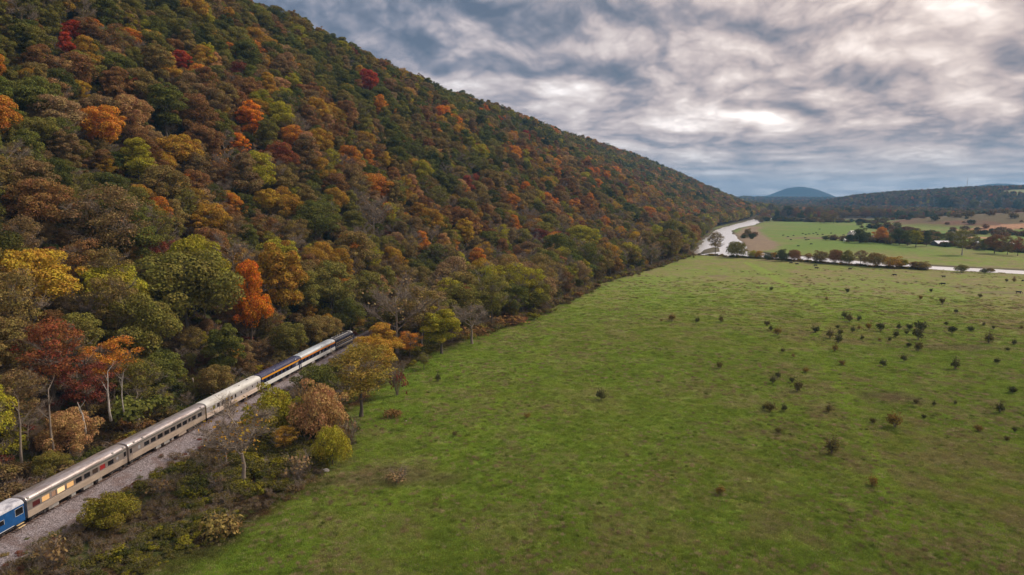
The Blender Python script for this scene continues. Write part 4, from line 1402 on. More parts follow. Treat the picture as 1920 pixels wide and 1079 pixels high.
for a in [
    (208, 992, 96, 66, (0.27, 0.235, 0.035), 'bushy1', 'shrub', 'yellow-green leafy shrub beside the ballast at the lower left', 'shrub'),
    (460, 910, 170, 168, 'golden', 'bare0', 'bare_tree', 'nearly leafless tree with grey crooked limbs in the brush beside the train', 'tree'),
    (425, 880, 90, 90, 'rust brown', 'bare1', 'bare_tree', 'thin leafless sapling left of the crooked grey tree', 'tree'),
    (515, 826, 100, 104, 'yellow green', 'bushy0', 'small_tree', 'lime green bushy tree left of the salmon-coloured one', 'tree'),
    (534, 850, 60, 52, 'golden', 'loose0', 'small_tree', 'small tree with sparse golden leaves below the lime green one', 'tree'),
    (600, 826, 104, 112, 'salmon brown', 'bushy0', 'small_tree', 'round salmon brown tree between the ballast and the pasture', 'tree'),
    (624, 872, 66, 72, 'yellow green', 'bushy1', 'small_tree', 'green leafy small tree right below the salmon brown one', 'tree'),
    (677, 782, 150, 140, (0.36, 0.27, 0.055), 'loose0', 'spreading_tree', 'spreading olive tree with a bare leaning trunk at the pasture edge', 'tree'),
    (700, 720, 90, 90, 'golden', 'round3', 'small_tree', 'mustard gold tree behind the spreading olive tree', 'tree'),
    (648, 722, 80, 56, 'olive green', 'bushy1', 'small_tree', 'low olive green tree between ballast and the spreading tree', 'tree'),
    (597, 736, 86, 50, 'green', 'bushy1', 'small_tree', 'dark green low tree touching the ballast behind the salmon brown tree', 'tree'),
    (716, 684, 74, 80, 'golden', 'tall1', 'small_tree', 'golden orange tree where the track goes into the wood', 'tree'),
    (768, 676, 50, 60, 'orange', 'loose1', 'small_tree', 'small orange thin tree right of the golden orange one', 'tree'),
    (745, 668, 130, 150, 'grey brown', 'bare0', 'bare_tree', 'large leafless grey tree at the bend of the track', 'tree'),
    (790, 655, 120, 126, 'olive brown', 'loose1', 'small_tree', 'grey olive twiggy tree right of the large leafless one', 'tree'),
    (828, 664, 80, 96, 'yellow green', 'tall0', 'small_tree', 'yellow-green tree at the corner where wood meets pasture', 'tree'),
    (885, 645, 84, 84, 'grey brown', 'bare1', 'bare_tree', 'grey twiggy tree right of the corner tree', 'tree'),
    (560, 770, 50, 50, 'brown', 'twiggy0', 'shrub', 'dark twiggy shrub between the lime green tree and the ballast', 'shrub'),
    (654, 850, 70, 66, 'brown', 'twiggy1', 'shrub', 'brown twiggy shrub right of the green leafy small tree', 'shrub'),
    (745, 742, 44, 56, 'dark red', 'twiggy0', 'shrub', 'purple-brown twiggy shrub at the pasture edge behind the spreading tree', 'shrub'),
    (738, 782, 36, 22, 'rust brown', 'bramble', 'shrub', 'small rusty bramble on the grass right of the leaning trunk', 'shrub'),
    (745, 905, 60, 24, 'grey brown', 'twiggy0', 'shrub', 'low grey-brown weed clump on the grass below the spreading tree', 'shrub'),
    (795, 694, 30, 34, 'olive green', 'loose1', 'small_tree', 'tiny olive tree standing alone at the edge of the pasture', 'tree'),
    (300, 930, 60, 34, 'brown', 'twiggy1', 'shrub', 'dark brown shrub on the brush bank below the second silver coach', 'shrub'),
    (420, 1000, 80, 50, 'olive brown', 'bramble', 'shrub', 'olive brown bramble in the lower brush', 'shrub'),
    (90, 1060, 90, 56, 'brown', 'twiggy0', 'shrub', 'brown twiggy shrub in the lower left corner', 'shrub'),
    (560, 900, 70, 50, 'grey brown', 'twiggy1', 'shrub', 'grey-brown shrub left of the white rock', 'shrub'),
    (240, 790, 90, 50, 'green', 'leafy1', 'shrub', 'green leafy shrub beside the pale broken stump', 'shrub'),
    (290, 775, 70, 40, 'green', 'leafy0', 'shrub', 'dark green shrub right of the pale broken stump', 'shrub'),
    (950, 606, 90, 26, 'rust brown', 'bramble', 'shrub', 'rusty bramble patch at the woodland edge', 'shrub'),
    (880, 630, 60, 26, 'rust brown', 'bramble', 'shrub', 'rusty bramble patch left of the other one at the woodland edge', 'shrub'),
]:
    placed(*a, group=None)

# bushes scattered over the pasture: px, py of the middle, radius px (photo)
B7 = """145,68,12 596,78,15 1098,78,12 1032,120,14 1165,140,20 1388,107,13 1243,200,12 1590,14,14 1546,18,10 583,225,20 610,240,24 668,242,15 122,270,18
143,302,16 185,320,24 408,305,22 542,292,12 495,335,26 555,325,18 545,365,26 525,420,20 630,310,16 668,298,12 728,290,22 796,293,26 905,292,18 950,325,13
886,338,20 970,290,20 1035,285,34 1020,335,34 965,400,16 1020,410,28 1188,272,12 1222,308,26 1330,302,18 1410,277,10 1470,297,12 1440,360,30 1590,385,16
686,358,14 850,368,12 790,368,9 277,465,12 215,433,14 350,548,17 568,505,18 812,510,22 935,480,20 1240,515,30 1490,497,18 1550,425,12 155,610,22 185,580,18
272,610,20 300,645,32 100,770,14 140,765,32 222,775,22 487,780,22 752,850,18 880,845,46 1055,825,14 1115,750,14 1008,735,16 1505,775,30 1580,665,24
190,905,20 505,1000,48 1380,895,22 1595,905,16 1550,955,16 1240,745,12 1635,295,10"""
bl = []
for q in B7.split():
    a, b_, c_ = map(float, q.split(','))
    bl.append((1400 + a / 3.173, 520 + b_ / 3.173, c_ / 3.173))
bl += [(1260, 595, 7), (1307, 600, 5), (1352, 598, 6), (1350, 684, 7), (1127, 740, 10), (988, 778, 6), (852, 813, 5), (821, 708, 7), (1350, 918, 9), (1635, 902, 10), (1240, 600, 3), (1550, 560, 3)]
bl.sort(key=lambda q: (q[1], q[0]))
rows = [(0, 560, 'farthest row of bushes'), (560, 600, 'upper line of bushes'), (600, 618, 'thick bush line'), (618, 640, 'row under the thick bush line'), (640, 690, 'middle of the pasture'),
        (690, 760, 'pasture below the middle'), (760, 850, 'nearer part of the pasture'), (850, 1100, 'nearest part of the pasture')]
ordn = ['leftmost', 'second', 'third', 'fourth', 'fifth', 'sixth', 'seventh', 'eighth', 'ninth', 'tenth', 'eleventh', 'twelfth', 'thirteenth', 'fourteenth', 'fifteenth', 'sixteenth']
for lo, hi, nm in rows:
    g_ = sorted([q for q in bl if lo <= q[1] < hi])
    half = len(g_) > 16
    for j, (px, py, rp) in enumerate(g_):
        side = ''
        if half:
            h2 = len(g_) // 2; side = 'left half, ' if j < h2 else 'right half, '; j = j if j < h2 else j - h2
        yel = (int(px * 7 + py * 3) % 5 == 0) or (px, py) in ((988, 778), (1350, 918), (1635, 902))
        col = (0.30, 0.20, 0.05) if yel else ((0.115, 0.118, 0.038) if int(px + py) % 3 else (0.18, 0.15, 0.045))
        cn = 'yellowish' if yel else 'dark green'
        placed(px, py + rp * 1.1, rp * 2.4, rp * 2.3, col, 'spiky%d' % (int(px) % 3), 'pasture_bush',
               '%s %s bush%s in the %s' % (ordn[min(j, 15)], cn, '' if j == 0 else ' from the left', side + nm), 'bush', 'bushes scattered over the pasture')

# pale dead trunks left of the train, a broken stump, rocks
def snag(px, py, hpx, rad, label, lean=0.05, limbs=3, mt=None):
    mt = mt or M_PALE
    X, Y = gp(px, py, 0.5)
    for _ in range(3):
        z = float(zf(X, Y)[0]); X, Y = gp(px, py, z)
    dep = float(project(np.array([X]), np.array([Y]), np.array([z]))[2][0])
    h = hpx * dep / FPX
    root = empty('dead_tree', (X, Y, z), rnd.uniform(0, 6))
    m = MB()
    pts = [(lean * h * f * f, 0.02 * h * math.sin(4 * f), h * f - 0.2 * (f == 0)) for f in (0, .2, .4, .6, .8, 1)]
    rad *= .68 if limbs else 1
    pts = [(a_ + rnd.uniform(-.08, .08) * (i_ > 0), b_ + rnd.uniform(-.08, .08) * (i_ > 0), c_) for i_, (a_, b_, c_) in enumerate(pts)]
    m.tube(pts, [rad * 1.5, rad * 1.05, rad * .9, rad * .75, rad * .5, rad * (.2 if limbs else .7)], 8, caps=True)
    m.build('trunk', mt, root, True)
    for k in range(limbs):
        b = Vector(pts[3 + k % 3]); a = k * 2.2 + 0.5
        e = b + Vector((math.cos(a), math.sin(a), 1.3)) * h * rnd.uniform(.10, .2)
        mm = MB(); mm.tube([b, (b + e) / 2 + Vector((0, 0, -.1)), e], [rad * .4, rad * .25, rad * .08], 5)
        for w_ in range(4):
            f_ = b + (e - b) * rnd.uniform(.3, .9); g_ = f_ + Vector((rnd.uniform(-1, 1), rnd.uniform(-1, 1), rnd.uniform(0, 1.2))) * h * .06
            mm.tube([f_, g_], [rad * .14, rad * .03], 4)
        mm.build('limb', mt, root, True)
    tag(root, label, 'dead tree')


snag(208, 788, 92, 0.30, 'tall pale dead trunk with snapped limbs left of the white-roofed coach', 0.03, 3)
snag(256, 786, 30, 0.50, 'short thick broken stump with pale wood behind the train', 0.02, 0)
snag(232, 772, 74, 0.17, 'slender pale dead trunk between the tall dead trunk and the broken stump', 0.08, 4)
snag(160, 812, 62, 0.26, 'leaning pale dead trunk under the russet tree', 0.14, 2)
snag(105, 868, 140, 0.34, 'long grey-brown trunk rising under the russet tree behind the first silver coach', 0.05, 5, M_TWIG)
snag(40, 866, 120, 0.26, 'long grey-brown trunk near the left edge behind the train', 0.06, 4, M_TWIG)
snag(364, 748, 40, 0.34, 'short straight trunk under the very large dark olive tree', 0.02, 0, M_TWIG)

M_ROCK = simple('rock', (0.50, 0.46, 0.40), 0.9, var=0.3, vscale=3, bump=0.5)
def rock(px, py, s, label):
    X, Y = gp(px, py, 0.0); z = float(zf(X, Y)[0])
    bm_ = bmesh.new(); bmesh.ops.create_icosphere(bm_, subdivisions=2, radius=1)
    rr_ = random.Random(int(px))
    for v in bm_.verts:
        v.co *= rr_.uniform(0.8, 1.15); v.co.z *= 0.6
    me = bpy.data.meshes.new('rock'); bm_.to_mesh(me); bm_.free(); me.materials.append(M_ROCK)
    o = link(bpy.data.objects.new('rock', me)); o.location = (X, Y, z + s * .3); o.scale = (s, s * .7, s)
    tag(o, label, 'rock')
rock(611, 883, 0.75, 'pale boulder at the corner of the brush and the pasture')
rock(761, 790, 0.28, 'small white stone on the grass near the leaning trunk')
# ------------------------------------------------------------------ railway
TP = [Vector((p[0], p[1], 0)) for p in TRK if p[1] > -130]
def track_samples(step, y0=-100, y1=560):
    """points, headings along the centre line at equal steps"""
    ys = np.array([p[1] for p in TRK]); xs = np.array([p[0] for p in TRK])
    yy = np.linspace(y0, y1, 2400)
    # smooth the polyline
    xx = np.interp(yy, ys, xs); kern = np.ones(61) / 61
    xx = np.concatenate([xx[:30], np.convolve(xx, kern, 'valid'), xx[-30:]])
    s = np.concatenate([[0], np.cumsum(np.hypot(np.diff(xx), np.diff(yy)))])
    q = np.arange(0, s[-1], step)
    X, Y = np.interp(q, s, xx), np.interp(q, s, yy)
    hd = np.arctan2(np.gradient(X), np.gradient(Y))
    return X, Y, hd


m_ballast, t = mat('ballast_stone')
tc = t.new('ShaderNodeTexCoord'); Pq = tc.outputs['Object']
vo = t.new('ShaderNodeTexVoronoi'); t.put(vo.inputs['Vector'], Pq); vo.inputs['Scale'].default_value = 4.2
nA = t.noise(Pq, 0.35, 5, 0.65); nB = t.noise(Pq, 2.2, 5, 0.7)
c = t.ramp(t.math('ADD', t.math('MULTIPLY', nB, 0.6), t.math('MULTIPLY', vo.outputs['Color'], 0.4)), [(0.25, (0.11, 0.095, 0.095)), (0.5, (0.25, 0.215, 0.22)), (0.75, (0.42, 0.38, 0.39))])
c = t.mix(t.maprange(nA, 0.48, 0.66, 0, 0.7), c, (0.17, 0.115, 0.10))
atb = t.new('ShaderNodeAttribute', attribute_type='GEOMETRY', attribute_name='edge')
c = t.mix(t.math('MULTIPLY', atb.outputs['Fac'], t.maprange(nB, 0.3, 0.6, 0.2, 1.0)), c, (0.11, 0.085, 0.045))
b = t.new('ShaderNodeBsdfPrincipled'); t.put(b.inputs['Base Color'], c); b.inputs['Roughness'].default_value = 0.95; b.inputs['Specular IOR Level'].default_value = 0.2
bp = t.new('ShaderNodeBump'); bp.inputs['Strength'].default_value = 0.9; bp.inputs['Distance'].default_value = 0.15
t.put(bp.inputs['Height'], t.math('ADD', vo.outputs['Distance'], nB)); t.l.new(bp.outputs[0], b.inputs['Normal'])
out(t, b.outputs[0])

X, Y, HD = track_samples(0.7)
offs = [(-5.2, 0.45, 1), (-4.2, 0.72, .6), (-2.6, 0.98, 0), (-1.7, 1.06, 0), (0, 1.07, 0), (1.7, 1.06, 0), (2.7, 0.95, 0), (4.2, 0.78, 0), (6.0, 0.74, 0), (7.6, 0.68, .25), (8.8, 0.60, .8), (9.8, 0.42, 1), (10.8, 0.15, 1)]
V, ED = [], []
for o_, z_, e_ in offs:
    k = o_ + (fbm(X, Y, 5, 3, 5) - .5) * (2.6 if abs(o_) > 5 else 0.2)
    wdn = np.interp(Y, [60, 130, 200, 262, 300], [1.1, 1.0, .85, .72, .5]) if o_ > 2.8 else 1.0
    k = np.where(o_ > 2.8, 2.7 + (k - 2.7) * wdn, k)
    V.append(np.stack([X + np.cos(HD) * k, Y - np.sin(HD) * k, z_ + (fbm(X + o_, Y, 1.4, 2, 8) - .5) * 0.12], 1)); ED.append(np.full(len(X), e_))
V = np.stack(V, 1); no = len(offs); nn = len(X)
i = np.arange(nn - 1)[:, None] * no + np.arange(no - 1)[None, :]
F = np.stack([i, i + 1, i + no + 1, i + no], -1).reshape(-1, 4)
me = np_mesh('ballast', V.reshape(-1, 3), F, m_ballast, smooth=True)
ea = me.attributes.new('edge', 'FLOAT', 'POINT'); ea.data.foreach_set('value', np.stack(ED, 1).ravel().astype(np.float32))
tag(link(bpy.data.objects.new('ballast', me)), kind='structure')

M_RAIL = simple('rail_steel', (0.20, 0.13, 0.10), 0.45, metal=0.5, var=0.3)
M_SLEEPER = simple('sleeper_wood', (0.10, 0.065, 0.055), 0.9, var=0.4, vscale=2.0)
trk = empty('railway_track', (float(TRKX(150)), 150, 1.0))
tag(trk, 'single railway track with dark wooden sleepers on pale ballast under the train', 'railway track')
def child_local(o):
    o.parent = trk; o.matrix_parent_inverse = trk.matrix_world.inverted()
bpy.context.view_layer.update()
for side in (-0.7175, 0.7175):
    X, Y, HD = track_samples(2.0)
    m = MB(); rings = []
    for x, y, h in zip(X, Y, HD):
        ring = []
        for dx_, z_ in ((-.07, 1.10), (.07, 1.10), (.02, 1.14), (.036, 1.22), (.036, RAIL_Z), (-.036, RAIL_Z), (-.036, 1.22), (-.02, 1.14)):
            k = side + dx_; ring.append((x + math.cos(h) * k - trk.location.x, y - math.sin(h) * k - 150, z_ - 1.0))
        rings.append(ring)
    m.loft(rings)
    m.build('rail', M_RAIL, trk)
X, Y, HD = track_samples(0.62)
slp = MB(); slp.box(-1.28, 1.28, -0.12, 0.12, -0.07, 0.09); slm = slp.mesh('sleeper', M_SLEEPER)
order = [i for i in range(len(X)) if Y[i] > 70 and Y[i] < 292]
near_i = [i for i in order][:298]
for i in near_i:
    o = bpy.data.objects.new('sleeper', slm); o.location = (X[i] - trk.location.x, Y[i] - 150, 0.03 + rnd.uniform(-.015, .015)); o.rotation_euler = (0, 0, -HD[i] + rnd.uniform(-.02, .02)); link(o, trk)
m = MB()
for i in order[298:] + [j for j in range(len(X)) if 292 <= Y[j] < 420]:
    c_, s_ = math.cos(-HD[i]), math.sin(-HD[i])
    vs = [(X[i] - trk.location.x + a * c_ - b_ * s_, Y[i] - 150 + a * s_ + b_ * c_, z_) for z_ in (-0.04, 0.12) for a in (-1.28, 1.28) for b_ in (-.12, .12)]
    m.add(vs, [(0, 2, 3, 1), (4, 5, 7, 6), (0, 1, 5, 4), (2, 6, 7, 3), (0, 4, 6, 2), (1, 3, 7, 5)])
o = m.build('far_sleepers', M_SLEEPER, trk); o['kind'] = 'stuff'

# weeds and small stones on the ballast shoulder
r = np.random.default_rng(58)
X, Y, HD = track_samples(0.5, 60, 300)
n_ = 700; ii = r.integers(0, len(X), n_); oo = np.where(r.random(n_) < .9, r.uniform(6.6, 10.2, n_), r.uniform(3.5, 6, n_))
xx, yy = X[ii] + np.cos(HD[ii]) * oo, Y[ii] - np.sin(HD[ii]) * oo
scatter('ballast_weeds', np.stack([xx, yy, np.full(n_, 0.62)], 1), r.uniform(0.15, 0.5, n_), r.uniform(0, 6.28, n_), r.integers(0, 3, n_),
        col_arr(['brown', 'olive brown', 'dark red', 'green'], n_, r), [SH['bramble'][2], SH['twiggy0'][2], WEEDS[0]], 'small brown weeds rooted on the ballast shoulder', 'weeds')

# ------------------------------------------------------------------ rolling stock
M_STEEL = simple('brushed_steel', (0.56, 0.50, 0.46), 0.38, metal=0.75, var=0.12, vscale=0.7, dirt=(0.30, 0.22, 0.17), dscale=0.8, damt=0.7, stretch=(0.15, 1, 1))
M_ROOF_ST = simple('weathered_steel_roof', (0.60, 0.54, 0.52), 0.36, metal=0.7, var=0.16, vscale=1.2, dirt=(0.25, 0.18, 0.15), dscale=0.9, damt=0.8, stretch=(0.2, 1, 1))
M_PANEL = simple('tan_steel_panel', (0.50, 0.42, 0.34), 0.5, metal=0.35, var=0.1, vscale=0.8, dirt=(0.28, 0.2, 0.14), damt=0.5, stretch=(0.2, 1, 1))
M_LETTER = simple('letter_board', (0.16, 0.17, 0.15), 0.5, metal=0.3, var=0.15)
M_WHITE_ROOF = simple('dirty_white_roof', (0.66, 0.66, 0.62), 0.55, var=0.12, vscale=0.8, dirt=(0.36, 0.33, 0.28), dscale=0.7, damt=0.7, stretch=(0.3, 1, 1))
M_CREAM = simple('faded_cream_panel', (0.66, 0.56, 0.48), 0.55, var=0.14, dirt=(0.42, 0.30, 0.22), dscale=0.8, damt=0.8, stretch=(0.15, 1, 2))
M_GREY = simple('grey_window_band', (0.34, 0.32, 0.31), 0.5, var=0.12)
M_NAVY = simple('navy_paint', (0.022, 0.028, 0.075), 0.3, var=0.15, dirt=(0.08, 0.08, 0.10), damt=0.4)
M_NAVY_ROOF = simple('navy_roof', (0.045, 0.048, 0.10), 0.28, var=0.2, dirt=(0.12, 0.11, 0.15), dscale=0.8, damt=0.6, stretch=(0.2, 1, 1))
M_YEL = simple('yellow_stripe', (0.80, 0.36, 0.015), 0.45, var=0.05)
M_ORG = simple('orange_stripe', (0.76, 0.27, 0.02), 0.45, var=0.06)
M_WHITE = simple('white_paint', (0.74, 0.76, 0.74), 0.45, var=0.05, dirt=(0.45, 0.42, 0.38), damt=0.4)
M_SILVER = simple('silver_roof', (0.62, 0.68, 0.72), 0.42, metal=0.35, var=0.08, dirt=(0.42, 0.42, 0.42), damt=0.6, stretch=(0.3, 1, 1))
M_BLUE = simple('bright_blue_paint', (0.008, 0.085, 0.27), 0.4, var=0.15, dirt=(0.02, 0.06, 0.14), damt=0.5)
M_PATCHY = simple('flaking_grey_roof', (0.62, 0.63, 0.68), 0.6, var=0.15, dirt=(0.20, 0.20, 0.25), dscale=0.9, damt=0.9, stretch=(0.5, 1, 1))
M_UNDER = simple('under_gear', (0.055, 0.048, 0.045), 0.8, var=0.4, vscale=3)
M_BOXG = simple('grey_equipment_box', (0.34, 0.33, 0.31), 0.6, var=0.2, dirt=(0.15, 0.12, 0.1), damt=0.6)
M_RUBBER = simple('dark_gangway', (0.035, 0.033, 0.035), 0.8, var=0.2)
M_LOCO = simple('black_blue_paint', (0.022, 0.024, 0.042), 0.3, var=0.25)
M_LOCOROOF = simple('sooty_roof', (0.075, 0.070, 0.075), 0.55, var=0.25, dirt=(0.05, 0.045, 0.045), damt=0.7)
M_GOLD = simple('gold_line', (0.62, 0.45, 0.20), 0.45, var=0.1)
M_WHEEL = simple('wheel_steel', (0.12, 0.10, 0.09), 0.5, metal=0.5, var=0.3)


def glass(name, col, rough=0.06, emit=None):
    m, t = mat(name)
    b = t.new('ShaderNodeBsdfPrincipled'); b.inputs['Base Color'].default_value = (*col, 1); b.inputs['Roughness'].default_value = rough
    if emit:
        b.inputs['Emission Color'].default_value = (*emit[0], 1); b.inputs['Emission Strength'].default_value = emit[1]
    out(t, b.outputs[0]); return m


G_DARK = glass('dark_window_glass', (0.012, 0.012, 0.014))
G_LIT = glass('lit_window_blind', (0.62, 0.38, 0.16), 0.35, ((1.0, 0.56, 0.22), 0.30))
G_BRIGHT = glass('bright_window_blind', (0.72, 0.52, 0.28), 0.35, ((1.0, 0.66, 0.34), 0.55))
G_TAN = glass('tan_window_blind', (0.40, 0.25, 0.17), 0.35)
G_RED = glass('red_curtain_window', (0.30, 0.02, 0.02), 0.3)
G_WINE = glass('dark_red_window', (0.09, 0.02, 0.02), 0.2)
G_BROWN = glass('brown_window', (0.06, 0.04, 0.03), 0.15)
G_FROST = glass('frosted_window', (0.33, 0.33, 0.34), 0.4)
G_OLIVE = glass('olive_window', (0.16, 0.14, 0.03), 0.25)

ROOF = [(1.52, 3.38), (1.50, 3.52), (1.42, 3.70), (1.26, 3.86), (1.02, 3.98), (0.70, 4.07), (0.35, 4.12), (0, 4.13)]
ROOF = ROOF + [(-y, z) for y, z in ROOF[-2::-1]]


def bogie(parent, x):
    m = MB()
    for s in (-1, 1):
        m.box(x - 1.75, x + 1.75, s * 1.0 - .08, s * 1.0 + .08, 0.42, 0.66, bev=.03)
        m.box(x - 1.5, x - 1.0, s * 1.0 - .13, s * 1.0 + .13, 0.28, 0.62); m.box(x + 1.0, x + 1.5, s * 1.0 - .13, s * 1.0 + .13, 0.28, 0.62)
        m.box(x - 0.35, x + 0.35, s * 1.06 - .1, s * 1.06 + .1, 0.5, 0.9)
    m.box(x - 0.3, x + 0.3, -0.95, 0.95, 0.45, 0.75)
    o = m.build('bogie', M_UNDER, parent)
    for dx_ in (-1.25, 1.25):
        for s in (-1, 1):
            w_ = MB(); w_.disc((x + dx_, s * 0.76, 0.46), 0.46, 1, 0.13, 18); w_.build('wheel', M_WHEEL, o, False)


def wall_strip(m, x0, x1, z0, z1, holes, s, yo, th=0.06, mi=0):
    """side wall boxes that leave openings; s = side, yo = outer face"""
    ya, yb = sorted((s * yo, s * (yo - th)))
    if not holes:
        m.box(x0, x1, ya, yb, z0, z1, mi); return
    zb = min(h[2] for h in holes); zt = max(h[3] for h in holes)
    m.box(x0, x1, ya, yb, z0, zb, mi); m.box(x0, x1, ya, yb, zt, z1, mi)
    cur = x0
    for h in sorted(holes):
        m.box(cur, h[0], ya, yb, zb, zt, mi); cur = h[1]
        if h[2] > zb: m.box(h[0], h[1], ya, yb, zb, h[2], mi)
        if h[3] < zt: m.box(h[0], h[1], ya, yb, h[3], zt, mi)
    m.box(cur, x1, ya, yb, zb, zt, mi)


def coach(i, label, spec, name='rail_coach'):
    (xa, ya), (xb, yb) = spec['ends']
    L = math.hypot(xb - xa, yb - ya); az_ = math.atan2(xb - xa, yb - ya)
    root = empty(name, ((xa + xb) / 2, (ya + yb) / 2, RAIL_Z), math.pi / 2 - az_)
    root.scale = (1, 1.07, 1.17)
    H = (L - spec.get('gap', 0.6)) / 2
    z_win, z_wt, zs, zt = 2.10, 2.88, spec.get('zskirt', 0.95), 3.38
    px0, px1 = spec['px']; dn, df = spec['dep']
    def X_(p):
        tt = (p - px0) / (px1 - px0)
        return -H + 2 * H * (tt * dn / (df + tt * (dn - df)))
    wins = [(X_(a), X_(b_), z_win + dz0, z_wt + dz1, g) for a, b_, g, dz0, dz1 in spec['wins']]
    holes = [w_[:4] for w_ in wins]
    doors = [(X_(a), X_(b_)) for a, b_ in spec.get('doors', [])]
    split = spec.get('split', 1.92)
    low, band = MB(), MB()
    for s in (-1, 1):
        wall_strip(low, -H, H, zs, split, [], s, 1.52)
        cuts = sorted([(d0 - .02, d1 + .02) for d0, d1 in doors])
        wall_strip(band, -H, H, split, 3.38, holes, s, 1.50)
    if spec.get('flutes'):
        for s in (-1, 1):
            for k in range(6):
                z_ = zs + 0.08 + k * 0.145
                y0_, y1_ = sorted((s * 1.52, s * 1.545)); low.box(-H + .05, H - .05, y0_, y1_, z_, z_ + .07)
    low.build('lower_side', spec['low'], root)
    band.build('window_band', spec['band'], root)
    if spec.get('stripe'):
        m = MB()
        for s in (-1, 1):
            y0_, y1_ = sorted((s * 1.502, s * 1.518)); m.box(-H, spec.get('stripe_end', H), y0_, y1_, spec.get('sz', 3.02), 3.375)
        m.build('stripe', spec['stripe'], root)
    # roof with rounded ends
    m = MB(); n_ = len(ROOF)
    rings = []
    for x_, k in ((-H, .90), (-H + .12, .97), (-H + .5, 1), (H - .5, 1), (H - .12, .97), (H, .90)):
        rings.append([(x_, y * (1 if j_ in (0, n_ - 1) else 1), 3.38 + (z - 3.38) * k) for j_, (y, z) in enumerate(ROOF)])
    m.loft(rings, caps=False, closed=False)
    for e_, rg in ((-1, rings[0]), (1, rings[-1])):
        m.add(rg, [tuple(range(n_))])
    rf = m.build('roof', spec['roof'], root, smooth=True)
    if spec.get('ribs'):
        m = MB()
        for k in range(1, 9):
            x_ = -H + 2 * H * k / 9
            rg = [[(x_ + dx_, y * 1.004, 3.38 + (z - 3.38) * 1.0 + .012) for y, z in ROOF] for dx_ in (-.04, .04)]
            m.loft(rg, caps=False, closed=False)
        m.build('roof_rib', spec['roof'], rf)
    for x_, y_ in spec.get('vents', []):
        m = MB(); m.box(x_ - .18, x_ + .18, y_ - .1, y_ + .1, 3.60 if abs(y_) > 1 else 4.05, 3.92 if abs(y_) > 1 else 4.2, bev=.03)
        m.build('roof_vent', spec.get('ventmat', M_BOXG), rf)
    for x_ in spec.get('hatch', []):
        m = MB(); m.box(x_ - .4, x_ + .4, -.35, .15, 4.08, 4.17); m.build('roof_hatch', M_RUBBER, rf)
    # end walls, gangways, floor
    for s in (-1, 1):
        m = MB()
        prof = [(1.46, 0.95), (1.46, 3.38)] + [(y * .97, 3.38 + (z - 3.38) * .88) for y, z in ROOF[1:-1]] + [(-1.46, 3.38), (-1.46, 0.95)]
        xa_, xb_ = sorted((s * (H - .06), s * H - s * .001))
        m.extrude(prof, xa_, xb_); m.build('end_wall', spec.get('endmat', spec['band']), root)
        m = MB(); xa_, xb_ = sorted((s * H, s * (H + spec.get('gap', 0.6) / 2 - 0.04)))
        m.box(xa_, xb_, -.62, .62, 1.05, 3.45, bev=.06); m.build('gangway', M_RUBBER, root)
        m = MB(); xa_, xb_ = sorted((s * (H - .5), s * (H + spec.get('gap', 0.6) / 2)))
        m.box(xa_, xb_, -.1, .1, .72, .92); m.build('coupler', M_UNDER, root)
    m = MB(); m.box(-H + .08, H - .08, -1.4, 1.4, 0.98, 1.12); m.build('floor', M_UNDER, root)
    # inner bulkhead so that windows look into a dark car
    m = MB(); m.box(-H + .1, H - .1, -.03, .03, 1.12, 3.9); m.build('partition', M_RUBBER, root)
    for w_ in wins:
        for s in (-1, 1):
            m = MB(); y0_, y1_ = sorted((s * 1.455, s * 1.465)); m.box(w_[0], w_[1], y0_, y1_, w_[2], w_[3])
            p = m.build('window', w_[4], root)
            m = MB()
            fy0, fy1 = sorted((s * 1.47, s * 1.512)); q = .035
            m.box(w_[0] - q, w_[1] + q, fy0, fy1, w_[2] - q, w_[2]); m.box(w_[0] - q, w_[1] + q, fy0, fy1, w_[3], w_[3] + q)
            m.box(w_[0] - q, w_[0], fy0, fy1, w_[2], w_[3]); m.box(w_[1], w_[1] + q, fy0, fy1, w_[2], w_[3])
            m.build('frame', spec.get('framemat', spec['band']), p)
    for d0, d1 in doors:
        for s in (-1, 1):
            y0_, y1_ = sorted((s * 1.51, s * 1.535)); m = MB(); m.box(d0, d1, y0_, y1_, 1.0, 3.2)
            dr = m.build('door', spec.get('doormat', M_GREY), root)
            y0_, y1_ = sorted((s * 1.536, s * 1.545)); m = MB(); m.box(d0 + .15, d1 - .15, y0_, y1_, 2.2, 3.0); m.build('door_window', G_DARK, dr)
            m = MB(); y0_, y1_ = sorted((s * 1.25, s * 1.58))
            m.box(d0 + .05, d1 - .05, y0_, y1_, .45, .52); m.box(d0 + .05, d1 - .05, y0_, y1_, .72, .78); m.build('steps', spec.get('stepmat', M_UNDER), root)
    for x_, w__, mt in spec.get('boxes', []):
        for s in (-1, 1):
            y0_, y1_ = sorted((s * 1.38, s * .7)); m = MB(); m.box(x_ - w__ / 2, x_ + w__ / 2, y0_, y1_, .35, .95, bev=.04); m.build('equipment_box', mt, root)
    if not spec.get('nobogie'):
        bogie(root, -H + 2.6); bogie(root, H - 2.6)
    tag(root, label, spec.get('cat', 'passenger coach'), 'vehicles of the train')
    return root, H


def ctr(px, py):
    x, y = gp(px, py, RAIL_Z + 0.95)
    return float(np.polyval(_fit, y)), y


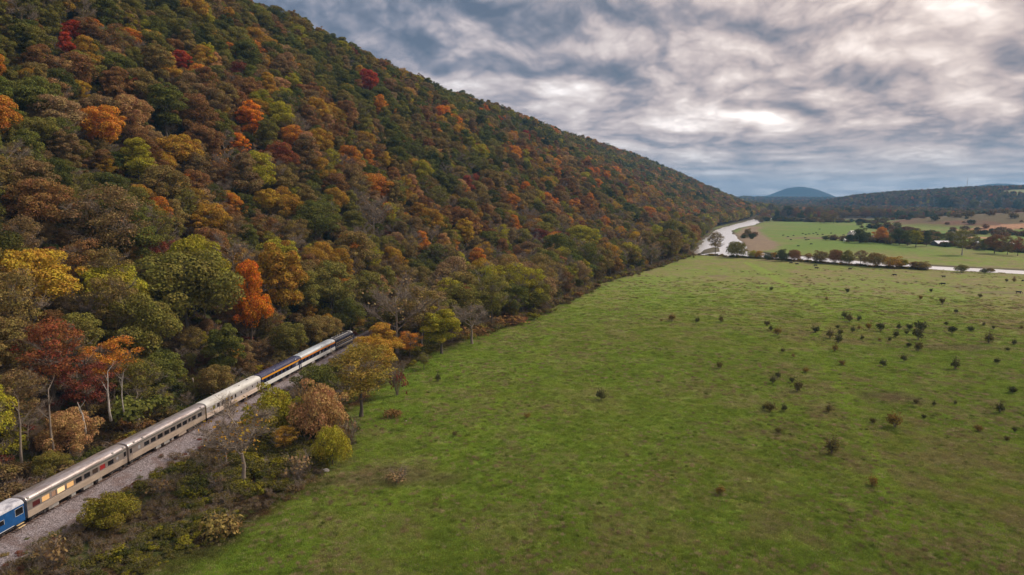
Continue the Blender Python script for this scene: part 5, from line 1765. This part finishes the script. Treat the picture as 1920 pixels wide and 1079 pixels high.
E0 = [ctr(*p) for p in _ends]
W_ = lambda lst, g: [(a, b_, g, 0, 0) for a, b_ in lst]
gA = [(182, 228, G_WINE, 0, 0), (240, 287, G_LIT, 0, 0), (300, 326, G_TAN, 0, 0), (335, 382, G_BRIGHT, 0, 0), (394, 438, G_LIT, 0, 0), (450, 488, G_DARK, 0, 0), (503, 540, G_DARK, 0, 0),
      (555, 590, G_BROWN, 0, 0), (603, 637, G_RED, 0, 0), (654, 690, G_DARK, 0, 0), (708, 724, G_FROST, .25, 0)]
tA, HA = coach(0, 'first silver coach behind the blue one, with several warm lit windows', dict(ends=(E0[0], E0[1]), px=(150, 775), dep=(121, 142), wins=gA, doors=[(752, 773)],
    low=M_PANEL, band=M_STEEL, stripe=M_LETTER, sz=3.12, roof=M_ROOF_ST, ribs=True, flutes=True, vents=[(-11.6, -1.38), (11.2, -1.36), (8.3, -1.36)], doormat=M_STEEL,
    boxes=[(-6.5, 2.2, M_BOXG), (-2, 1.0, M_BOXG), (1.6, 2.4, M_BOXG), (4.6, 1.0, M_BOXG)]))
gB = [(670, 705, G_FROST, .1, 0)] + W_([(750, 820), (843, 908), (935, 1005), (1028, 1093), (1112, 1178), (1198, 1260), (1280, 1338)], G_DARK) + [(1358, 1388, G_DARK, .1, 0)] + W_([(1408, 1460), (1487, 1542)], G_DARK)
coach(1, 'second silver coach, whose windows are all dark', dict(ends=(E0[1], E0[2]), px=(540, 1590), dep=(142, 168), wins=gB, doors=[(546, 590)],
    low=M_PANEL, band=M_STEEL, stripe=M_LETTER, sz=3.2, roof=M_ROOF_ST, ribs=True, flutes=True, vents=[(-11.4, -1.38), (-8.8, -1.38), (11.6, -1.36)], doormat=M_STEEL,
    boxes=[(-4.0, 1.6, M_BOXG), (-1.2, 1.8, M_BOXG), (0.8, .7, M_BOXG), (4.4, 2.8, M_PANEL), (7.3, 1.8, M_UNDER)]))
gC = [(190, 222, G_OLIVE, 0, 0)] + W_([(245, 278), (300, 335), (355, 392), (412, 440), (465, 483)], G_DARK) + [(540, 555, G_DARK, .3, -.1), (612, 622, G_DARK, .3, -.1), (680, 692, G_DARK, .3, -.1)]
coach(2, 'weathered coach with a dirty white roof and faded cream sides', dict(ends=(E0[2], E0[3]), px=(115, 790), dep=(168, 192), wins=gC, doors=[(742, 756)],
    low=M_CREAM, band=M_GREY, stripe=M_WHITE_ROOF, sz=3.1, roof=M_WHITE_ROOF, flutes=True, hatch=[8.2], vents=[(3.0, -.9), (-6.0, -.7)], endmat=simple('rusty_yellow_end', (0.36, 0.27, 0.12), .7, var=.3), doormat=M_GREY,
    boxes=[(-5, 2.6, M_UNDER), (0.5, 2.0, M_UNDER), (5, 1.5, M_UNDER)]))
coach(3, 'navy coach with navy roof, yellow stripe and white lower side', dict(ends=(E0[3], E0[4]), px=(800, 1310), dep=(192, 216),
    wins=W_([(825 + k * 50, 853 + k * 50) for k in range(8)], G_DARK) + [(1250, 1262, G_FROST, 0, 0), (1268, 1280, G_FROST, 0, 0)], doors=[(1288, 1303)],
    low=M_WHITE, band=M_NAVY, stripe=M_YEL, sz=2.98, split=1.95, roof=M_NAVY_ROOF, vents=[(-4.5, -1.38), (8.6, -1.38)], ventmat=M_SILVER, doormat=M_NAVY,
    boxes=[(-4, 2.2, M_UNDER), (1, 2.0, M_UNDER), (5, 1.5, M_UNDER)]))
tE, HE = coach(4, 'navy and white coach with a silver roof and orange stripe', dict(ends=(E0[4], E0[5]), px=(215, 745), dep=(216, 241),
    wins=W_([(240 + k * 56, 270 + k * 56) for k in range(8)], G_DARK), doors=[],
    low=M_WHITE, band=M_NAVY, stripe=M_ORG, sz=2.98, split=1.95, roof=M_SILVER, vents=[(-6, .0), (2.2, -1.38), (9.8, -1.38), (-10.5, .3)], ventmat=M_SILVER, zskirt=0.98,
    boxes=[(-4, 2.2, M_BOXG), (1, 2.0, M_UNDER), (5, 1.5, M_BOXG)]))
for s in (-1, 1):                                             # small white emblem on the navy band
    y0_, y1_ = sorted((s * 1.503, s * 1.512))
    m = MB(); m.box(.35, .47, y0_, y1_, 2.05, 2.6); m.box(.47, .8, y0_, y1_, 2.05, 2.16); m.box(.95, 1.07, y0_, y1_, 2.05, 2.6); m.box(1.07, 1.35, y0_, y1_, 2.49, 2.6); m.box(1.07, 1.35, y0_, y1_, 2.28, 2.37); m.box(1.27, 1.37, y0_, y1_, 2.05, 2.3)
    m.build('emblem', M_WHITE, tE)
# blue car cut by the picture edge
d0 = Vector((E0[1][0] - E0[0][0], E0[1][1] - E0[0][1])).normalized()
d0 = Vector((_fit[1] + 2 * _fit[0] * 95, 1.0)).normalized()
pA = (E0[0][0] - d0.x * 20.5, E0[0][1] - d0.y * 20.5)
t0, H0 = coach(5, 'bright blue car with a flaking pale roof, cut off by the left edge', dict(ends=(pA, E0[0]), px=(0, 100), dep=(101, 121),
    wins=[(10, 18, G_DARK, -.2, -.25), (40, 48, G_DARK, -.2, -.25), (78.5, 83, G_DARK, -.35, -.30), (92.5, 99, G_DARK, .0, .2)], doors=[],
    low=M_BLUE, band=M_BLUE, stripe=M_BLUE, sz=3.2, roof=M_PATCHY, boxes=[(0, 2.2, M_UNDER)], framemat=M_WHITE, cat='passenger coach'))
m = MB()
for s in (-1, 1):
    y0_, y1_ = sorted((s * 1.522, s * 1.535)); m.box(-H0, H0 - 2.2, y0_, y1_, .98, 1.06)
m.build('white_line', M_WHITE, t0)
M_STEP = simple('yellow_step_edge', (0.72, 0.55, 0.30), 0.6)
for s in (-1, 1):
    for k in range(2):
        m = MB(); y0_, y1_ = sorted((s * (1.35 + .22 * k), s * (1.62 + .22 * k))); m.box(H0 - 1.7, H0 - .35, y0_, y1_, .72 - .35 * k, .77 - .35 * k); m.build('step', M_STEP, t0)

# ------------------------------------------------------------------ locomotive
(xa, ya), (xb, yb) = E0[5], E0[6]
azl = math.atan2(xb - xa, yb - ya); LL = 18.0
lx0, ly0 = xa, ya
root = empty('locomotive', (xa + math.sin(azl) * LL / 2, ya + math.cos(azl) * LL / 2, RAIL_Z), math.pi / 2 - azl)
root.scale = (1, 1.06, 1.12)
tag(root, 'dark navy locomotive with pale lines and a white-edged cab roof', 'locomotive', 'vehicles of the train')
HL = LL / 2 - .4
m = MB(); prof = [(1.5, .9), (1.52, 3.2), (1.42, 3.62), (1.1, 3.98), (.55, 4.15), (0, 4.18), (-.55, 4.15), (-1.1, 3.98), (-1.42, 3.62), (-1.52, 3.2), (-1.5, .9)]
m.extrude(prof, -HL, HL - 4.4); m.build('body', M_LOCO, root)
rings = []
for x_, kw, zt_ in ((HL - 4.4, 1.0, 1.0), (HL - 3.2, 1.0, 1.0), (HL - 2.55, .99, .985), (HL - 2.0, .97, .80), (HL - 1.2, .93, .70), (HL - .5, .80, .62), (HL, .52, .48)):
    rings.append([(x_, y * kw, .9 + (z - .9) * zt_) for y, z in prof])
m = MB(); m.loft(rings); nose = m.build('nose', M_LOCO, root, smooth=False)
m = MB()
rg = [[(x_, y * k, z + .03) for y, z in prof[2:-2]] for x_, k in ((HL - 4.4, 1.012), (HL - 2.7, 1.012))]
m.loft(rg, caps=False, closed=False); m.build('cab_roof_edge', M_LOCOROOF, root)
rg = [[(x_, y * k, z + .05) for y, z in prof[2:-2]] for x_, k in ((HL - 3.1, 1.02), (HL - 2.6, 1.02))]
m = MB(); m.loft(rg, caps=False, closed=False); m.build('cab_visor', M_WHITE, root)
m = MB(); rg = [[(x_, y * .985, z + .03) for y, z in prof[3:-3]] for x_ in (-HL, HL - 4.5)]
m.loft(rg, caps=False, closed=False); lr = m.build('roof', M_LOCOROOF, root)
m = MB(); m.box(-HL + 1, HL - 5, .62, .70, 4.10, 4.22); m.box(-HL + 1, HL - 5, -.70, -.62, 4.10, 4.22); m.build('roof_walk', M_WHITE, lr)
for x_ in (-5.5, -3.6, -1.7, .8, 2.6):
    m = MB(); m.disc((x_, 0, 4.26), .52, 2, .16, 20); fn = m.build('roof_fan', M_LOCOROOF, lr)
for x_ in (-.4, 3.9):
    m = MB(); m.box(x_ - .35, x_ + .35, -.25, .25, 4.18, 4.5, bev=.04); m.build('exhaust', M_UNDER, lr)
for z_, h_, mt in ((2.75, .10, M_GOLD), (1.55, .08, M_WHITE), (1.25, .06, M_GOLD), (2.2, .05, M_GOLD)):
    m = MB()
    for s in (-1, 1):
        y0_, y1_ = sorted((s * 1.518, s * 1.532)); m.box(-HL, HL - 2.6, y0_, y1_, z_, z_ + h_)
    m.build('side_line', mt, root)
for x_ in (-4.6, -1.6, 1.4):
    for s in (-1, 1):
        m = MB(); m.disc((x_, s * 1.525, 2.45), .2, 1, .03, 14); m.build('porthole', G_DARK, root)
for s in (-1, 1):
    m = MB(); y0_, y1_ = sorted((s * 1.515, s * 1.54)); m.box(HL - 4.1, HL - 3.2, y0_, y1_, 2.55, 3.15); m.build('cab_window', G_DARK, root)
    m = MB(); m.box(HL - 2.53, HL - 2.40, *sorted((s * .12, s * 1.1)), 3.2, 3.75); m.build('windscreen', G_DARK, root)
m = MB(); m.disc((HL - .35, 0, 2.75), .2, 0, .2, 14); m.build('headlight', M_SILVER, root)
m = MB(); m.box(-2.6, 2.6, -1.3, 1.3, .3, .9, bev=.08); m.build('fuel_tank', M_UNDER, root)
m = MB(); m.box(-HL - .35, -HL, -.6, .6, 1.1, 3.4, bev=.05); m.build('gangway', M_RUBBER, root)
bogie(root, -HL + 2.6); bogie(root, HL - 3.0)
# ------------------------------------------------------------------ trees of the river bank and the farm: foot px, py, width, height
RB = [(1341, 479, 36, 44, 'olive brown', 'loose0', 'tallest thin-leaved tree on the bank where the river meets the pasture'),
      (1380, 483, 38, 29, 'olive green', 'bushy1', 'broad green tree right of the tallest one on the river bank'),
      (1411, 484, 20, 14, 'yellow green', 'bushy0', 'small yellowish tree on the river bank right of the broad green one'),
      (1423, 485, 16, 14, 'golden', 'bushy1', 'golden small tree beside the dark bush on the river bank'),
      (1439, 488, 15, 14, 'dark green', 'bushy0', 'small dark green tree in the river bank row'),
      (1451, 487, 14, 13, 'golden', 'bushy1', 'golden shrub-like tree left of the largest dark round tree by the river'),
      (1466, 490, 24, 23, 'dark green', 'bushy0', 'dark green ball-shaped tree in the river bank row'),
      (1489, 490, 24, 21, 'rust brown', 'bushy1', 'orange-brown tree right of the ball-shaped dark tree by the river'),
      (1515, 492, 18, 18, 'rust brown', 'loose1', 'sparse orange-brown tree by the river'),
      (1537, 494, 26, 24, 'olive brown', 'bushy0', 'olive brown tree by the river behind two cows'),
      (1566, 495, 28, 26, 'rust brown', 'bushy1', 'rust brown wide tree by the river'),
      (1588, 497, 24, 28, 'olive green', 'bushy0', 'green taller tree by the river left of the brown wide pair'),
      (1613, 499, 30, 30, 'brown', 'loose0', 'brown loose tree by the river'),
      (1640, 501, 38, 26, 'olive brown', 'bushy1', 'widest olive tree in the river bank row'),
      (1674, 503, 38, 22, 'golden', 'bushy0', 'golden wide tree in the river bank row'),
      (1695, 504, 16, 20, 'yellow green', 'tall0', 'pale green upright tree next to the golden wide tree'),
      (1715, 505, 18, 14, 'rust brown', 'bushy1', 'low orange tree near the right end of the river bank row'),
      (1728, 506, 30, 16, 'olive brown', 'bushy0', 'low olive tree ending the river bank row on the right'),
      (1803, 511, 22, 14, 'olive green', 'bushy1', 'lone green tree on the bank in front of open water'),
      (1845, 512, 15, 8, 'dark green', 'bushy0', 'left one of two little bushes by the water at the right'),
      (1857, 512, 14, 9, 'olive brown', 'bushy1', 'right one of two little bushes by the water at the right')]
r = np.random.default_rng(61)
bank = [gp(a, b_) for a, b_ in ((1300, 478), (1400, 484), (1500, 491), (1600, 499), (1740, 507))]
bx_ = np.interp(r.random(420) ** 0.9, np.linspace(0, 1, 5), [q[0] for q in bank]); by_ = np.interp(bx_, [q[0] for q in bank], [q[1] for q in bank]) + r.uniform(-1, 7, 420)
scatter('riverside_brush', np.stack([bx_, by_, zf(bx_, by_) - .2], 1), r.uniform(0.4, 1.25, 420), r.uniform(0, 6.28, 420), r.integers(0, 4, 420), col_arr(['olive brown', 'olive green', 'brown', 'yellow green', 'golden', 'green'], 420, r) * .8,
        [SH[q][2] for q in ('leafy0', 'leafy1', 'twiggy0', 'bramble')], 'low mixed brush along the near bank of the river', 'brush')
fx_, fy_, fr_ = [], [], np.random.default_rng(62)
for (a, b_), (c_, d_), k_, wd in (((1590, 452), (1760, 458), 150, 12), ((1690, 440), (1800, 445), 60, 16), ((1640, 428), (1700, 434), 50, 14), ((1800, 462), (1990, 478), 160, 14), ((1860, 440), (1990, 446), 50, 10), ((1450, 415), (1660, 419), 90, 8),
                                 ((1398, 442), (1410, 448), 8, 5), ((1405, 421), (1425, 413), 40, 10), ((1740, 402), (1990, 404), 110, 12), ((1650, 420), (1760, 402), 60, 14), ((1720, 425), (1990, 415), 60, 90), ((1760, 440), (1990, 430), 40, 60), ((1500, 397), (1760, 412), 240, 40), ((1600, 392), (1990, 398), 260, 60)):
    p0, p1 = gp(a, b_), gp(c_, d_); tt_ = fr_.random(k_)
    fx_.append(p0[0] + (p1[0] - p0[0]) * tt_ + fr_.normal(0, wd, k_)); fy_.append(p0[1] + (p1[1] - p0[1]) * tt_ + fr_.normal(0, wd, k_))
fx_, fy_ = np.concatenate(fx_), np.concatenate(fy_); nf_ = len(fx_); k_ = poly_sdf(fx_, fy_, RIVER) > 3; fx_, fy_ = fx_[k_], fy_[k_]; nf_ = len(fx_)
scatter('valley_brush', np.stack([fx_, fy_, zf(fx_, fy_) - 1.0], 1), fr_.uniform(0.25, 1.0, nf_) * np.clip(fy_ / 900, 1, 1.5), fr_.uniform(0, 6.28, nf_), fr_.integers(0, 2, nf_), col_arr(['olive brown', 'dark green', 'brown', 'grey brown', 'olive green', 'dark green', 'rust brown'], nf_, fr_) * .75,
        [TREES['bushy0']['far'], TREES['bushy1']['far']], 'small trees and brush scattered round the far farm and its fields', 'brush')
for a in RB:
    placed(*a[:6], 'riverside_tree', a[6], 'tree', 'trees along the river bank')
FT = [(1612, 456, 30, 28, 'dark green', 'bushy0', 'dark green wide tree beside the white barn'), (1592, 455, 16, 15, 'dark green', 'round0', 'dark green tree in front of the white barn'),
      (1629, 450, 8, 16, 'dark green', 'tall1', 'small pointed evergreen behind the white house'), (1650, 457, 26, 31, 'orange', 'round0', 'orange-topped tree right of the white house'),
      (1668, 457, 20, 18, 'olive green', 'bushy0', 'low olive tree between the orange tree and the dark ones'), (1686, 459, 28, 30, 'dark green', 'round0', 'dark green round tree in the middle of the farm row'),
      (1701, 461, 24, 30, 'green', 'round2', 'green tree touching the dark round one in the farm row'), (1717, 464, 26, 38, 'yellow green', 'tall0', 'pale green tall tree with light trunk in the farm row'),
      (1737, 462, 18, 32, 'dark green', 'tall1', 'dark upright tree left of the metal-roofed shed'), (1750, 455, 20, 16, 'olive brown', 'loose1', 'brownish tree behind the metal-roofed shed'),
      (1785, 458, 24, 24, 'olive green', 'bushy0', 'olive tree between the shed and the white-limbed sycamore'), (1830, 455, 14, 12, 'olive green', 'bushy0', 'small tree behind the red barn'),
      (1864, 476, 34, 36, 'rust brown', 'round0', 'orange-brown tree in front of the small sheds'), (1889, 478, 26, 38, 'olive brown', 'loose0', 'olive brown tree second from the right edge'),
      (1908, 480, 24, 40, 'russet', 'loose1', 'reddish tree by the right edge'), (1846, 470, 20, 24, 'olive green', 'round2', 'olive tree right of the red barn'),
      (1548, 451, 13, 9, 'dark green', 'bushy0', 'lone dark round bush on the bare brown patch of pasture'), (1402, 444, 14, 15, 'olive brown', 'bushy0', 'bushy tree on the gravel side of the river'),
      (1396, 446, 12, 9, 'brown', 'round0', 'brown bush left of the bushy tree on the gravel side'), (1769, 398, 28, 30, 'dark green', 'bushy0', 'dark tree on the crest of the brown hill, leftmost'),
      (1786, 398, 30, 28, 'olive brown', 'round0', 'brown-green wide tree on the crest of the brown hill'), (1824, 402, 20, 28, 'olive green', 'round2', 'olive tree standing alone in front of the crest of the brown hill'),
      (1850, 400, 20, 22, 'olive brown', 'round0', 'tree right of the white pole on the hill crest'), (1870, 400, 20, 24, 'dark green', 'bushy0', 'dark tree further right on the hill crest'),
      (1888, 401, 22, 26, 'brown', 'loose0', 'brown tree on the hill crest near the right edge'), (1906, 401, 22, 24, 'dark green', 'round0', 'dark tree on the hill crest by the right edge'),
      (1476, 409, 20, 23, 'dark green', 'round2', 'dark green tall tree at the far corner of the far pasture'), (1545, 419, 22, 22, 'olive brown', 'loose0', 'left one of two brownish trees in the far pasture'),
      (1563, 419, 20, 22, 'olive brown', 'loose1', 'right one of two brownish trees in the far pasture'), (1433, 412, 22, 13, 'rust brown', 'bushy0', 'brown tree right of the far end of the river'),
      (1421, 415, 14, 10, 'olive brown', 'bushy0', 'low tree at the water edge at the far end of the river')]
for a in FT:
    o = placed(*a[:6], 'farm_tree', a[6], 'tree', None)
    if a[5] in ('round2', 'tall0', 'tall1', 'loose0', 'loose1'): o.location.z -= 1.2
# tree rows behind the far pasture, one by one
for j, px in enumerate(range(1458, 1660, 11)):
    col = ['dark green', 'brown', 'olive brown', 'rust brown', 'olive green', 'grey brown'][(j * 5) % 6]
    q = placed(px + (j % 3) * 2, 408 + (j % 2), 15 + (j * 7) % 6, 13 + (j * 5) % 9, col, ['bushy0', 'bushy1', 'loose0', 'bushy0'][j % 4], 'hedgerow_tree',
               '%s tree, %s from the left in the row behind the far pasture' % (col, ordn[j] if j else 'first') if j < 16 else '%s tree in the far row, %s from its right end' % (col, ['last', 'second', 'third', 'fourth'][max(0, 18 - j)]), 'tree', 'tree row behind the far pasture')
for j, px in enumerate(range(1640, 1760, 13)):
    placed(px, 452 + (j * 3) % 5, 15 + (j * 7) % 8, 11 + (j * 5) % 8, ['olive brown', 'dark green', 'olive green', 'brown'][j % 4], ['bushy1', 'bushy0', 'loose1'][j % 3], 'farmyard_tree',
           '%s small tree, %s from the left behind the farm row' % (['olive brown', 'dark green', 'olive green', 'brown'][j % 4], ordn[j] if j else 'first'), 'tree', 'small trees behind the farm row')

# white-limbed sycamore
placed(1803, 479, 50, 50, 'olive green', 'loose0', 'sycamore_tree', 'large sycamore with white bare limbs in front of the brown hill', 'tree', tm=M_PALE)

# ------------------------------------------------------------------ cattle
M_COW = simple('black_hide', (0.018, 0.015, 0.014), 0.75, var=0.4)
def cow_mesh(seed, grazing):
    r_ = random.Random(seed)
    ringd = [(-1.05, .16, .20, 1.12), (-.95, .27, .30, 1.05), (-.6, .33, .36, 1.0), (0, .36, .40, .96), (.45, .33, .40, .98), (.75, .27, .36, 1.04), (.95, .16, .26, 1.10)]
    if grazing: ringd += [(1.2, .12, .18, .88), (1.42, .11, .15, .55), (1.5, .12, .14, .34), (1.62, .09, .1, .2), (1.68, .05, .06, .12)]
    else: ringd += [(1.2, .12, .18, 1.24), (1.42, .12, .15, 1.36), (1.62, .1, .12, 1.30), (1.82, .08, .09, 1.18), (1.88, .04, .05, 1.14)]
    m = MB(); rings = []
    for x_, w_, h_, z_ in ringd:
        rings.append([(x_, w_ * math.cos(a), z_ + h_ * math.sin(a)) for a in [k * math.pi / 5 for k in range(10)]])
    m.loft(rings)
    for lx_, ly_ in ((-.78, .2), (-.82, -.2), (.62, .2), (.68, -.2)):
        back = lx_ < 0
        m.tube([(lx_, ly_, .85), (lx_ + (.06 if back else 0), ly_, .62), (lx_ - (.08 if back else .0), ly_, .38), (lx_ - .02, ly_, .08), (lx_ + .04, ly_, 0)], [.16, .12, .065, .055, .07], 6, caps=True)
    m.tube([(-1.08, 0, 1.22), (-1.2, 0, 1.0), (-1.2, 0, .55)], [.04, .03, .05], 5)
    hz = .48 if grazing else 1.45
    hx = 1.45 if grazing else 1.42
    for s in (-1, 1):
        m.tube([(hx, s * .1, hz), (hx - .02, s * .3, hz + .02)], [.06, .02], 4)
    return m.mesh('cow', M_COW, True)
COWS = [cow_mesh(1, True), cow_mesh(2, False)]
cw = [(1483, 495, 'cow nearest the water left of the pair'), (1494, 497, 'cow a few steps right of the leftmost near cow'), (1529, 500, 'upper cow of a pair near the river trees'), (1531, 505, 'lower cow of a pair near the river trees'),
      (1594, 506, 'lone cow below the green riverside tree'), (1677, 518, 'cow in the pasture below the golden riverside tree'), (1688, 503, 'cow beside the golden riverside tree'), (1769, 521, 'cow in the pasture below the end of the tree row'),
      (1768, 535, 'cow at the left end of the bare strip of soil'), (1910, 551, 'cow by the right edge'), (1919, 529, 'cow cut by the right edge')]
fcw = [(1018, 658), (1120, 660), (1095, 702), (1065, 672), (1215, 640), (1245, 650), (1280, 645), (1320, 640), (1350, 632), (1365, 650), (1415, 650), (1500, 637), (1240, 685), (1245, 705), (1272, 702), (1300, 748), (1168, 768), (1625, 655), (1385, 595)]
cw += [(1280 + a / 5.394, 320.6 + b_ / 5.394, None) for a, b_ in fcw]
k2 = 0
for j, (px, py, lab) in enumerate(cw):
    x_, y_ = gp(px, py, 0); z_ = float(height(np.array([x_]), np.array([y_]))[0]); x_, y_ = gp(px, py, z_)
    g_ = 'cattle beyond the river' if lab is None else 'cattle in the near pasture'
    if lab is None:
        lab = 'tiny black cow beyond the river, %s from the left' % (['first'] + ordn[1:] + ['seventeenth', 'eighteenth', 'nineteenth', 'twentieth'])[sorted(fcw).index(fcw[k2])]; k2 += 1
    else: lab = 'black ' + lab
    o = link(bpy.data.objects.new('cow', COWS[j % 3 == 1])); o.location = (x_, y_, z_ - .02); o.rotation_euler = (0, 0, [0.2, 3.3, 2.8, -.4, .1, 3.0][j % 6])
    o.scale = (1.25, 1.25, 1.15)
    tag(o, lab, 'cow', g_)

# ------------------------------------------------------------------ farm buildings
M_BW = simple('white_boards', (0.76, 0.75, 0.72), 0.7, var=0.06)
M_RED = simple('red_barn_boards', (0.16, 0.03, 0.025), 0.8, var=0.2)
M_TIN = simple('tin_roof', (0.70, 0.72, 0.76), 0.4, metal=0.4, var=0.08)
M_GRT = simple('dull_grey_roof', (0.36, 0.40, 0.43), 0.6, var=0.1)
M_SHED = simple('dark_shed_boards', (0.12, 0.11, 0.12), 0.9, var=0.2)  # even dark grey boards, tone varied at random
M_DARKOP = simple('dark_opening', (0.02, 0.02, 0.02), 0.9)
def barn(px, py, wpx, hpx, wall, roof, label, cat, name, rz=0.1, dep_=8.0, wins=2, door=True):
    x_, y_ = gp(px, py, 0); z_ = float(height(np.array([x_]), np.array([y_]))[0]); x_, y_ = gp(px, py, z_)
    dp = float(project(np.array([x_]), np.array([y_]), np.array([z_]))[2][0])
    W, H = wpx * dp / FPX, hpx * dp / FPX; hw = H * .55
    root = empty(name, (x_, y_, z_), rz); D = dep_ / 2; w2 = W / 2
    m = MB(); m.box(-w2, w2, -D, -D + .2, -1.0, hw); m.box(-w2, w2, D - .2, D, -1.0, hw); m.box(-w2, -w2 + .2, -D + .2, D - .2, -1.0, hw); m.box(w2 - .2, w2, -D + .2, D - .2, -1.0, hw)
    for s in (-1, 1):
        xx_ = s * (w2 - .1)
        m.add([(xx_ - .08, -D, hw), (xx_ - .08, D, hw), (xx_ - .08, 0, H - .05), (xx_ + .08, -D, hw), (xx_ + .08, D, hw), (xx_ + .08, 0, H - .05)], [(0, 1, 2), (3, 5, 4), (0, 3, 4, 1), (1, 4, 5, 2), (2, 5, 3, 0)])
    m.build('wall', wall, root)
    m = MB(); e = .5
    for s in (-1, 1):
        m.add([(-w2 - e, s * (D + e), hw - .25), (w2 + e, s * (D + e), hw - .25), (w2 + e, 0, H), (-w2 - e, 0, H), (-w2 - e, s * (D + e), hw - .05), (w2 + e, s * (D + e), hw - .05), (w2 + e, 0, H + .2), (-w2 - e, 0, H + .2)],
              [(0, 1, 2, 3), (4, 7, 6, 5), (0, 4, 5, 1), (3, 2, 6, 7), (0, 3, 7, 4), (1, 5, 6, 2)])
    m.build('roof', roof, root)
    for k in range(wins):
        xx_ = -w2 + W * (k + .5) / wins
        m = MB(); m.box(xx_ - .5, xx_ + .5, -D - .05, -D - .004, hw * .45, hw * .8); m.build('window', M_DARKOP, root)
    if door:
        m = MB(); m.box(-w2 * .25, w2 * .25, -D - .07, -D - .055, 0, hw * .85); m.build('door', M_DARKOP, root)
    tag(root, label, cat)
barn(1597, 447, 11, 14, M_BW, M_BW, 'white barn half hidden by a dark green tree', 'barn', 'white_barn', .5)
barn(1585, 453, 5, 5, M_BW, M_BW, 'tiny white shed left of the white barn', 'shed', 'white_shed', .2, 4, 0, False)
barn(1636, 454, 9, 12, M_BW, M_GRT, 'white house between the pointed evergreen and the orange tree', 'house', 'white_house', .9)
barn(1764, 461, 24, 9, M_SHED, M_TIN, 'long low shed with a bright metal roof', 'shed', 'metal_roofed_shed', -.08, 16, 3)
barn(1837, 464, 24, 11, M_RED, M_GRT, 'dark red barn with a grey roof', 'barn', 'red_barn', .15, 12)
barn(1852, 463, 10, 5, M_SHED, M_TIN, 'small tin-roofed shed right of the red barn', 'shed', 'small_shed', -.1, 6, 0)
barn(1878, 462, 10, 6, M_BW, M_GRT, 'pale outbuilding right of the small tin-roofed shed', 'shed', 'pale_outbuilding', .2, 7, 1)
barn(1893, 461, 9, 6, M_GRT, M_TIN, 'pale-roofed outbuilding nearest the right edge', 'shed', 'pale_roofed_outbuilding', .1, 7, 1)
barn(1541, 388, 4, 5, M_BW, M_BW, 'tiny white building among the distant woods', 'house', 'distant_house', .1, 10, 0, False)
barn(1600, 404, 6, 6, M_BW, M_GRT, 'small white house behind the far pasture', 'house', 'far_house', .3, 8, 0, False)
barn(1443, 413, 5, 4, M_BW, M_BW, 'small white hut by the trees at the far end of the river', 'hut', 'white_hut', .3, 5, 0, False)

# pole on the hill crest, mast on the skyline
M_POLE = simple('white_pole', (0.75, 0.75, 0.73), 0.6)
x_, y_ = gp(1836, 397, 0)
for _ in range(4):
    z_ = float(height(np.array([x_]), np.array([y_]))[0]); x_, y_ = gp(1836, 397, z_)
dp = y_
root = empty('utility_pole', (x_, y_, z_)); m = MB(); m.tube([(0, 0, -1), (0, 0, 21 * dp / FPX)], [.45, .3], 8, caps=True); m.build('pole', M_POLE, root)
m = MB(); m.box(-1.6, 1.6, -.12, .12, 18.3 * dp / FPX, 18.3 * dp / FPX + .3); m.build('crossarm', M_POLE, root)
tag(root, 'tall white pole on the crest of the brown hill', 'pole')
M_MAST = simple('mast_paint', (0.42, 0.40, 0.42), 0.6)
x_, y_ = 0.6594 * 3050, 3050.0; z_ = float(height(np.array([x_]), np.array([y_]))[0]); 
top_ = CAM_H + (368 - 335) / FPX * 3050
root = empty('radio_mast', (x_, y_, z_))
for q in range(3):
    a = q * 2.094; m = MB(); m.tube([(math.cos(a) * 1.1, math.sin(a) * 1.1, -1), (math.cos(a) * .7, math.sin(a) * .7, top_ - z_)], [.28, .22], 5, caps=True); m.build('mast_leg', M_MAST, root)
m = MB(); hh = top_ - z_
for k in range(30):
    z0_, z1_ = hh * k / 30, hh * (k + 1) / 30
    for q in range(3):
        a, b_ = q * 2.094, (q + 1) * 2.094; rr_ = 1.1 - .4 * k / 30
        m.tube([(math.cos(a) * rr_, math.sin(a) * rr_, z0_), (math.cos(b_) * rr_, math.sin(b_) * rr_, z1_)], [.1, .1], 3)
m.build('lattice', M_MAST, root)
m = MB(); m.tube([(0, 0, hh), (0, 0, hh + 5)], [.25, .1], 5, caps=True); m.build('antenna', M_MAST, root)
tag(root, 'slender radio mast above the wooded hill on the right skyline', 'mast')

# ------------------------------------------------------------------ air
m_haze = bpy.data.materials.new('evening_haze'); m_haze.use_nodes = True
hn = m_haze.node_tree.nodes; hn.clear()
pv = hn.new('ShaderNodeVolumePrincipled'); pv.inputs['Color'].default_value = (0.24, 0.58, 1.0, 1); pv.inputs['Density'].default_value = 0.00009
pv.inputs['Anisotropy'].default_value = 0.0
ho = hn.new('ShaderNodeOutputMaterial'); m_haze.node_tree.links.new(pv.outputs[0], ho.inputs['Volume'])
m = MB(); m.box(-4700, 10600, -4700, 13400, -5, 330)
o = m.build('haze', m_haze); o['kind'] = 'stuff'
tag(o, 'thin blue evening haze over the valley', 'haze')
